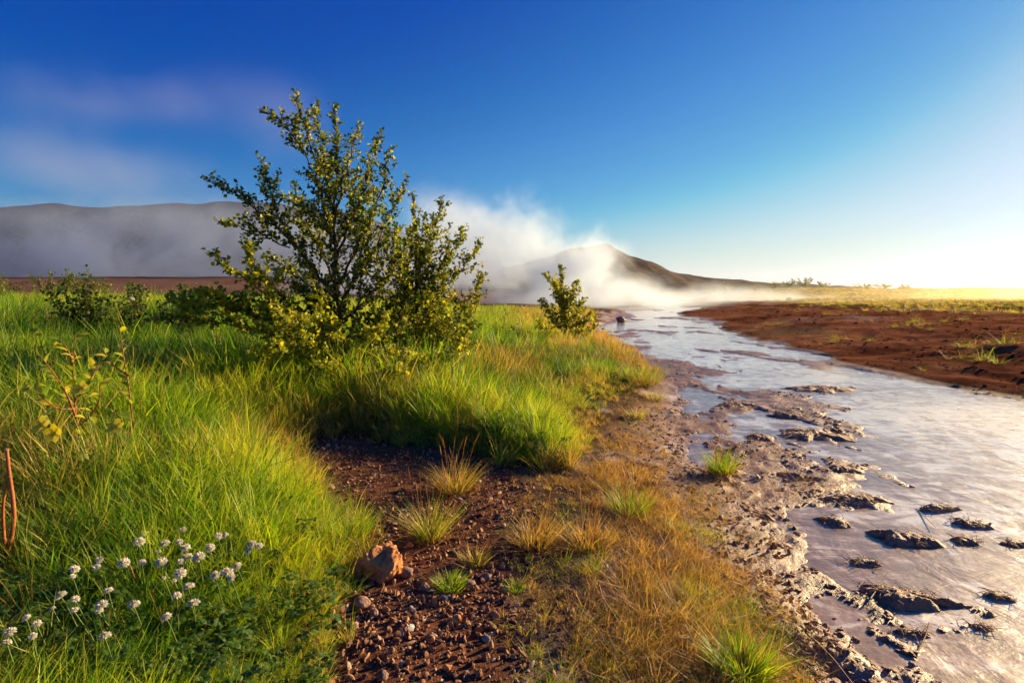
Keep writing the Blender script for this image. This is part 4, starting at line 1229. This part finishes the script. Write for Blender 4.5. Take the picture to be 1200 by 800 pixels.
# ------------------------------------------------------------------ bent red stem at the left edge
def red_stem():
    b = at_depth(0, 660, 1.75); b.z = hgt(b.x, b.y) - .02
    e = bpy.data.objects.new('red_plant_stem', None); e.location = b; link(e)
    tag(e, 'thick bent orange red plant stem at the left edge', 'plant')
    def P(l, d=1.75): return [Vector(p) - b for p in limb(l, d, d - .02)]
    tb = Tubes(); Q = resample([Vector((-.02, 0, 0))] + P([(-6, 672), (4, 655), (13, 632), (17, 605), (14, 575), (10, 550), (8, 527)]), 22)[0]
    tb.add(Q, np.linspace(.0085, .0048, 22), 9); link(bpy.data.objects.new('stem', tb.mesh('stem', M_REDSTEM)), e)
    tb = Tubes(); Q2 = resample(P([(6, 648), (4, 620), (3, 595), (7, 565)]), 14)[0]
    tb.add(Q2, np.linspace(.0055, .0035, 14), 8); link(bpy.data.objects.new('side_stem', tb.mesh('side_stem', M_REDSTEM)), e)
    for q, s in ((Q[-1], .008), (Q[-5], .0075)):
        o = bpy.data.objects.new('node', rock_mesh('node', 2, (s, s, s * .7), 1, .5, 5, M_STRAW, .4)); o.location = q; link(o, e)
red_stem()

# ------------------------------------------------------------------ lying and standing straws one can pick out
M_STRAWR = simple_mat('rusty_straw', (.30, .09, .03), (.48, .20, .08), 40, .6, .2)
def straw(pts, dzs, r, label, mat=None, cat='straw'):
    P = [on_ground(a, b, dz) for (a, b), dz in zip(pts, dzs)]
    o_ = P[0].copy(); tb = Tubes(); Q = resample([p - o_ for p in P], 12)[0]
    tb.add(Q, np.linspace(r, r * .5, 12), 5)
    o = bpy.data.objects.new('straw', tb.mesh('straw', mat or M_STRAW)); o.location = o_; link(o); tag(o, label, cat, 'loose straws and stalks')
straw([(132, 732), (200, 729), (290, 734)], [.05, .06, .05], .0018, 'long pale straw lying across the clover patch')
straw([(148, 702), (154, 706), (160, 716)], [.13, .12, .10], .003, 'short orange straw lying on a clover blossom', M_STRAWR)
straw([(676, 663), (685, 672), (696, 683)], [.03, .03, .02], .0022, 'short rusty stalk above the dry grass middle', M_STRAWR)
straw([(702, 698), (708, 715), (716, 732)], [.04, .02, .01], .0022, 'slanting rusty stalk at the bottom middle', M_STRAWR)
straw([(765, 722), (775, 745), (790, 778)], [.05, .03, .01], .0024, 'long rusty stalk leaning towards the lower right', M_STRAWR)
straw([(802, 746), (812, 762), (820, 782)], [.04, .03, .01], .0020, 'thin pale stalk right of the long rusty one')
straw([(757, 780), (762, 792), (766, 810)], [.03, .03, .01], .0022, 'pale stalk cut by the bottom edge')
straw([(900, 760), (935, 775), (965, 800)], [.01, .012, .01], .0035, 'brown root lying on the mud at the lower right of the dry grass', M_BARK)
straw([(945, 745), (975, 775), (1000, 806)], [.01, .014, .01], .0035, 'curved brown root running along the wet mud edge', M_BARK)
straw([(880, 750), (905, 785), (915, 820)], [.01, .02, .01], .003, 'brown root closest to the bright green tuft', M_STRAWR)
straw([(1020, 704), (1032, 692), (1040, 684)], [.01, .03, .05], .003, 'twig rising from the dark mud island', M_BARK)
straw([(1075, 764), (1084, 752), (1088, 742)], [.0, .02, .04], .0035, 'pale forked twig sticking out of the wet mud')
straw([(1068, 597), (1082, 608), (1096, 622)], [.02, .02, .02], .003, 'thin twig lying between two mud clumps', M_BARK)
straw([(840, 647), (852, 640), (862, 634)], [.01, .03, .04], .0025, 'pale straw over the white crust')
straw([(126, 516), (160, 485), (196, 447)], [.10, .22, .32], .0018, 'pale stalk leaning right across the sunlit grass')
straw([(200, 500), (172, 462), (150, 432)], [.08, .22, .33], .0018, 'pale stalk leaning left and crossing the other')

# ------------------------------------------------------------------ stones
def stone_mat(name, c0, c1, c2):
    m = MT(name); tc = m.node('ShaderNodeTexCoord').outputs['Object']
    n = m.noise(24, 6, .65, tc); n2 = m.noise(90, 5, .65, tc)
    c = m.ramp(m.math('ADD', m.math('MULTIPLY', n, .6), m.math('MULTIPLY', n2, .4)), [(.33, c0), (.5, c1), (.68, c2)])
    m.surf(m.principled(c, .85, .3, m.bump(m.math('ADD', n, m.math('MULTIPLY', n2, .6)), .9, .012)))
    return m.m
M_ORANGE = stone_mat('orange_rock', (.34, .11, .035), (.62, .25, .08), (.76, .40, .16))
M_PINKST = stone_mat('pink_stone', (.16, .08, .055), (.30, .17, .12), (.42, .28, .22))
M_GREYST = stone_mat('grey_stone', (.12, .09, .08), (.28, .24, .22), (.45, .41, .38))
def stone(px_, py_, w, label, mat, seed, hgt_k=.7, rough=.5, sub=3, cat='stone', name='stone', group='loose stones on the gravel', sink=.25):
    p = on_ground(px_, py_); r = w / F * p.y * .5
    me = rock_mesh(name, sub, (r, r * .85, r * hgt_k), 1, rough, seed, mat, .5)
    o = bpy.data.objects.new(name, me); o.location = p + Vector((0, 0, r * hgt_k * (1 - sink * 1.6) * .8)); o.rotation_euler = (0, 0, seed * 1.7 % 6.28)
    link(o); tag(o, label, cat, group); return o
o = stone(452, 668, 54, 'large rough orange rock at the grass edge', M_ORANGE, 3, .62, 1.0, 5, 'rock', 'orange_rock', None, .2); 
stone(424, 668, 22, 'orange knob of rock left against the large orange rock', M_ORANGE, 4, .8, .9, 4)
stone(477, 674, 20, 'rounded brown stone right of the large orange rock', M_PINKST, 5, .7)
stone(497, 690, 15, 'squarish brown stone below the rounded one', M_PINKST, 6, .8)
stone(423, 708, 24, 'flat brown stone half in the dry grass', M_PINKST, 7, .45)
stone(438, 722, 12, 'upright narrow stone in the dark gravel', M_PINKST, 8, 1.2)
stone(524, 784, 11, 'orange stone near the bottom edge', M_ORANGE, 9, .8)
stone(550, 687, 16, 'pale slanted stone right of the green tuft', M_PINKST, 10, .7)
stone(569, 677, 16, 'brown stone at the right edge of the gravel', M_PINKST, 11, .6)
stone(449, 794, 16, 'tan stone at the bottom of the gravel', M_PINKST, 12, .7)
stone(385, 573, 14, 'small brown stone in the shaded gravel by the grass', M_PINKST, 13, .7)
stone(536, 728, 14, 'reddish stone in the middle of the gravel', M_ORANGE, 14, .8)
stone(505, 749, 11, 'small orange stone in the lower gravel', M_ORANGE, 15, .8)
stone(520, 703, 11, 'small grey stone under the green tuft', M_GREYST, 16, .8)
stone(546, 790, 9, 'small white stone near the bottom edge', M_GREYST, 17, .7)
stone(570, 750, 12, 'pale pointed stone at the right of the gravel', M_GREYST, 18, .8)
stone(748, 748, 9, 'small white stone in the short dead grass', M_GREYST, 19, .7)
stone(480, 640, 9, 'small reddish stone above the rounded one', M_ORANGE, 20, .8)
stone(728, 378, 12, 'dark stone standing in the steaming stream', M_MUD, 21, .8, .6, 3, 'stone', 'stone', None)
stone(925, 352, 8, 'small dark boulder at the edge of the far bank', M_MUD, 22, .7, .6, 3, 'stone', 'stone', None)

# ------------------------------------------------------------------ mud clumps in the stream
def clump(px_, py_, w, h, ang, seed, label, dry=True):
    x_, y_ = ground_xy(px_, py_, WATER_Z)
    rx = w / F * y_ * .56; ry = max(rx * .35, h / F * y_ / (CAM_H / math.hypot(y_, CAM_H)) * .5 * .8)
    g = np.random.default_rng(seed)
    n = 46; na = 90
    a = np.linspace(0, 2 * np.pi, na, endpoint=False); t = np.linspace(0, 1.0, n)
    Aa, Tt = np.meshgrid(a, t)
    edge = 1 + .80 * (fbm(np.cos(Aa) * 1.9 + seed, np.sin(Aa) * 1.9, 5, seed, .62) - .5) * 2
    X = np.cos(Aa) * Tt * rx * edge; Y = np.sin(Aa) * Tt * ry * edge
    hh = min(.036, .15 * rx + .008)
    top = np.clip(1 - Tt ** 2.4, 0, 1)
    nz = .55 * ridged(X * 14 + seed, Y * 14, 5, seed + 2) + .45 * fbm(X * 45, Y * 45, 4, seed + 4)
    Z = hh * top ** .8 * (.35 + 1.1 * nz) - .03 * Tt ** 3 
    f = grid_faces(n, na, True)
    me = np_mesh('mud_clump', np.stack([X, Y, Z], -1).reshape(-1, 3), f, np.full(len(f), 4), M_MUD)
    if me.polygons[len(f) // 2].normal.z < 0: me.flip_normals()
    e = bpy.data.objects.new('mud_clump', me); e.location = (x_, y_, WATER_Z - .004); e.rotation_euler = (0, 0, ang); link(e)
    tag(e, label, 'mud clump', 'clumps of mud standing out of the stream')
    # dead fibres sticking out of the clump
    k = int(14 + 260 * min(1, rx)); tb = Tubes()
    for i in range(k):
        aa = g.uniform(0, 6.28); tt = math.sqrt(g.uniform(0, .55)); bx = math.cos(aa) * tt * rx; by = math.sin(aa) * tt * ry
        L = g.uniform(.02, .05); d = g.normal(0, 1, 3); d[2] = abs(d[2]) * .12; d = unit(d)
        p0 = np.array([bx, by, hh * .5]); tb.add([p0, p0 + d * L * .5 + [0, 0, .008], p0 + d * L], [.0014, .0011, .0005], 3)
    tag(link(bpy.data.objects.new('root_fibres', tb.mesh('root_fibres', M_STRAW if dry else M_BARK)), e), kind='stuff')
for i, (a, b_, w, h, an, lb) in enumerate([
    (978, 612, 46, 22, -.2, 'round mud clump alone in white water'), (1060, 632, 78, 24, -.25, 'long rough mud clump in the middle of the lower stream'),
    (1055, 700, 120, 34, -.3, 'broad flat mud island with a dark front edge'), (1012, 660, 44, 14, -.3, 'thin mud tongue behind the broad island'),
    (1136, 614, 50, 16, -.5, 'narrow mud clump farther right'), (1132, 634, 42, 14, -.2, 'dark low clump just below the narrow right one'),
    (1190, 638, 36, 12, -.1, 'mud clump at the right edge'), (1098, 597, 58, 10, .0, 'thin sunlit mud strip'), (1004, 588, 80, 12, -.15, 'slim long mud streak left of the sunlit strip'),
    (985, 552, 60, 12, .25, 'curled mud ridge in the white water'), (935, 560, 60, 10, -.5, 'slanting mud ridge joining the curled one'), (950, 510, 84, 22, -.1, 'large peaked mud mound in mid stream'),
    (890, 513, 36, 12, -.2, 'small mound left of the peaked one'), (868, 476, 60, 12, .05, 'flat mound beyond the grassy islet'), (962, 456, 70, 10, -.05, 'far brown mud bar in the stream'),
    (925, 488, 60, 8, -.1, 'broken mud strip before the peaked mound'), (1172, 700, 40, 14, -.3, 'dark peaked clump by the right edge'), (1068, 742, 44, 14, -.3, 'hollow crusted clump low in the frame'), (1150, 735, 30, 10, -.3, 'small wet clump at the lower right'),
    (845, 556, 64, 30, -.4, 'mud mound carrying the grassy islet tuft'), (872, 600, 70, 26, -.5, 'rough mud heap below the islet tuft'), (905, 640, 60, 20, -.6, 'low mud heap beside the white crust')]):
    clump(a, b_, w, h, an, 700 + i, lb)

# ------------------------------------------------------------------ single tufts
def tuft(px_, py_, wpx, hpx, dry, seed, label, n=240, heads=0, dz=0.0, fine=.0028, z0=None, name='grass_tuft'):
    p = on_ground(px_, py_)
    if z0 is not None:
        x_, y_ = ground_xy(px_, py_, z0); p = Vector((x_, y_, z0))
    r = wpx / F * p.y * .5; h = hpx / F * p.y
    e = bpy.data.objects.new(name, None); e.location = p; link(e)
    tag(e, label, 'grass tuft', 'separate grass tufts on gravel and mud')
    def mk(nm, me, dr):
        o = bpy.data.objects.new(nm, me); o['dry'] = float(dr); o['rnd'] = .5; link(o, e); o['kind'] = 'stuff'; return o
    mk('green_blades', tuft_mesh('green_blades', n, r * .62, h * .5, h * 1.0, fine, .55, M_GRASS, seed, 3, .55), dry)
    mk('dead_blades', tuft_mesh('dead_blades', int(n * .6), r * .85, h * .2, h * .65, fine, 1.1, M_GRASS, seed + 1, 3, 1.0), .95)
    if heads:
        mk('seed_heads', stalk_mesh('seed_heads', heads, h * 1.5, seed + 2), .8)
tuft(844, 552, 42, 34, .28, 801, 'grass tuft with upright seed heads on an islet in the stream', 320, 12, z0=-.02)
tuft(737, 602, 54, 40, .35, 802, 'yellow green tuft in dry straw near the shore', 330, 8)
tuft(503, 630, 40, 58, .45, 803, 'tall tuft in the gravel with rusty base', 240, 5)
tuft(527, 688, 36, 26, .12, 804, 'low bright green tuft beside the slanted stone', 260)
tuft(556, 660, 28, 30, .55, 805, 'pale wiry tuft right of the low green one', 120)
tuft(872, 792, 66, 62, .15, 806, 'bright green tuft at the bottom beside the mud', 420, 4, fine=.0034)
tuft(408, 632, 44, 44, .05, 807, 'deep green tuft bulging from the grass edge onto gravel', 380)
tuft(533, 575, 50, 46, .62, 808, 'orange dry tuft behind the gravel', 260, 10)
tuft(745, 489, 26, 20, .5, 809, 'small tuft on the brown shore mud', 120)
tuft(766, 468, 30, 18, .5, 810, 'small brown green tuft near the shore bend', 130)
tuft(752, 447, 66, 30, .45, 811, 'dark round tuft on the grassy point', 420)
tuft(603, 690, 24, 18, .15, 812, 'small green tuft right of the gravel', 130)
tuft(690, 668, 26, 20, .15, 813, 'green tuft in the middle of the short dead grass', 130)
tuft(808, 705, 22, 24, .45, 814, 'thin upright tuft below the white crust', 90)
tuft(626, 640, 50, 46, .70, 815, 'straw coloured tuft left of the shore tuft', 220, 8)
tuft(690, 640, 60, 44, .80, 816, 'rusty straw tuft beside the shore', 240, 8)

# ------------------------------------------------------------------ steam
def steam(name, label, lo, hi, blobs, nscale, col_, aniso, thr=(.38, .68), detail=4, dist=.4, stretch=(1, 1, 1)):
    lo = Vector(lo); hi = Vector(hi); c = (lo + hi) / 2; h = (hi - lo) / 2
    V = [(sx * h.x, sy * h.y, sz * h.z) for sx in (-1, 1) for sy in (-1, 1) for sz in (-1, 1)]
    Fc = [(0, 1, 3, 2), (4, 6, 7, 5), (0, 4, 5, 1), (2, 3, 7, 6), (0, 2, 6, 4), (1, 5, 7, 3)]
    me = bpy.data.meshes.new(name); me.from_pydata(V, [], Fc); me.update()
    m = MT(name)
    tc = m.node('ShaderNodeTexCoord').outputs['Object']
    mp = m.node('ShaderNodeMapping'); m.link(tc, mp.inputs[0]); mp.inputs['Scale'].default_value = stretch
    nz = m.noise(nscale, detail, .58, mp.outputs[0], dist)
    tot = None
    for (bc, br, dn) in blobs:
        v = m.node('ShaderNodeVectorMath'); v.operation = 'SUBTRACT'; m.link(tc, v.inputs[0]); v.inputs[1].default_value = tuple(Vector(bc) - c)
        w = m.node('ShaderNodeVectorMath'); w.operation = 'DIVIDE'; m.link(v.outputs[0], w.inputs[0]); w.inputs[1].default_value = br
        ln_ = m.node('ShaderNodeVectorMath'); ln_.operation = 'LENGTH'; m.link(w.outputs[0], ln_.inputs[0])
        f = m.maprange(ln_.outputs['Value'], 0.15, 1.0, 1.0, 0.0, True)
        # noise eats into the rim of each blob more than into its heart
        e_ = m.math('SUBTRACT', m.math('ADD', f, m.math('MULTIPLY', m.math('SUBTRACT', nz, .5), 3.3)), .22)
        e_ = m.math('MULTIPLY', m.math('MULTIPLY', m.math('MAXIMUM', e_, 0.0), f), dn)
        tot = e_ if tot is None else m.math('ADD', tot, e_)
    sc_ = m.node('ShaderNodeVolumePrincipled'); sc_.inputs['Color'].default_value = col_ + (1,)
    sc_.inputs['Anisotropy'].default_value = aniso; m.link(tot, sc_.inputs['Density'])
    m.link(sc_.outputs[0], m.out.inputs['Volume'])
    me.materials.append(m.m)
    o = bpy.data.objects.new(name, me); o.location = c; link(o); tag(o, label, None, None, 'stuff')
    return o
def AD(px_, py_, d): return tuple(at_depth(px_, py_, d))
steam('steam', 'white steam billowing low over the stream behind the small bush', (-24, 29, -.25), (30, 52, 11), [
    (AD(655, 322, 40), (5.2, 7, 4.2), .42), (AD(612, 292, 41), (5.0, 6, 5.8), .34), (AD(570, 300, 43), (6, 7, 5.8), .30), (AD(530, 285, 43), (6, 7, 6), .2),
    (AD(720, 345, 38), (4.0, 7, 2.1), .38), (AD(790, 352, 38), (6.0, 7, 1.3), .24), (AD(880, 349, 42), (7.5, 6, 1.5), .16), (AD(960, 353, 43), (7, 6, .8), .12),
    (AD(640, 352, 38), (7.0, 8, 1.6), .5), (AD(480, 325, 44), (8, 7, 3.4), .30), (AD(400, 330, 44), (8, 7, 2.8), .22), (AD(750, 352, 30), (7, 10, 1.3), .16), (AD(690, 312, 39), (3.8, 6, 3.6), .75), (AD(520, 262, 43), (5, 7, 4), .14), (AD(745, 338, 39), (3.0, 6, 1.7), .22), (AD(830, 343, 41), (3.0, 6, 1.5), .16)],
    .50, (.76, .86, 1.0), .40, detail=8)
steam('steam_bank', 'grey violet steam bank hiding the foot of the table mountain', (-105, 60, -.5), (0, 90, 16), [
    (AD(30, 310, 72), (22, 14, 7.5), .10), (AD(130, 312, 74), (20, 14, 7.0), .10), (AD(230, 300, 74), (16, 14, 8.0), .10), (AD(330, 295, 76), (16, 13, 8), .10), (AD(430, 295, 76), (16, 13, 8), .10), (AD(540, 290, 78), (15, 12, 8), .10), (AD(80, 262, 76), (30, 12, 7), .08), (AD(250, 262, 76), (26, 12, 7), .04)],
    .14, (.52, .62, .82), .3, detail=6)  # steam is white; its dimmer light is put into this blue grey
steam('steam_wisps', 'faint mauve steam drifting high in the left sky', (-95, 62, 9), (2, 92, 36), [
    (AD(270, 125, 76), (18, 12, 7), .009), (AD(330, 150, 76), (9, 10, 7.0), .010), (AD(170, 120, 78), (18, 12, 5), .012), (AD(10, 180, 78), (22, 12, 8), .017), (AD(505, 230, 76), (7, 8, 4.0), .024), (AD(60, 110, 78), (20, 10, 8), .010), (AD(130, 205, 78), (26, 12, 6), .016)],
    .075, (.88, .90, 1.0), .3, detail=6)
steam('stream_glow_mist', 'thin mist added for the golden glow over the right side of the stream', (1.0, 3.2, -.2), (13, 17, 1.5), [
    (AD(1010, 455, 7.5), (2.4, 1.8, .5), .12), (AD(1150, 520, 5.0), (2.4, 1.8, .6), .15), (AD(1000, 442, 9.0), (2.2, 2.0, .5), .07), (AD(930, 400, 13), (3.0, 3.5, .6), .04), (AD(1100, 545, 4.7), (1.8, 1.4, .5), .07)],
    .9, (1, .88, .68), .78, detail=4)  # thin vapour added, its colour gilded to imitate a veil of sun glare
steam('plain_glow_mist', 'mist added for the warm glow over the golden plain at the right', (8, 19, -.2), (52, 48, 4.5), [
    (AD(1150, 352, 34), (14, 9, 2.8), .024), (AD(1000, 350, 34), (12, 9, 2.2), .020), (AD(1230, 345, 32), (12, 9, 3.6), .03)],
    .25, (1, .86, .62), .75, detail=3)  # added for the yellow glow over the meadow; the warmth is in its colour
#HAZE
def haze():
    lo, hi = (-2600, -2600, -6), (2600, 2600, 76)
    me = bpy.data.meshes.new('haze')
    V = [(x, y, z) for x in (lo[0], hi[0]) for y in (lo[1], hi[1]) for z in (lo[2], hi[2])]
    me.from_pydata(V, [], [(0, 1, 3, 2), (4, 6, 7, 5), (0, 4, 5, 1), (2, 3, 7, 6), (0, 2, 6, 4), (1, 5, 7, 3)]); me.update()
    m = MT('haze')
    v = m.node('ShaderNodeVolumePrincipled'); v.inputs['Color'].default_value = (.8, .9, 1, 1)
    v.inputs['Density'].default_value = .00007; v.inputs['Anisotropy'].default_value = .4
    m.link(v.outputs[0], m.out.inputs['Volume'])
    me.materials.append(m.m)
    o = bpy.data.objects.new('haze', me); link(o); tag(o, 'thin pale morning air over the whole plain', None, None, 'stuff')
haze()
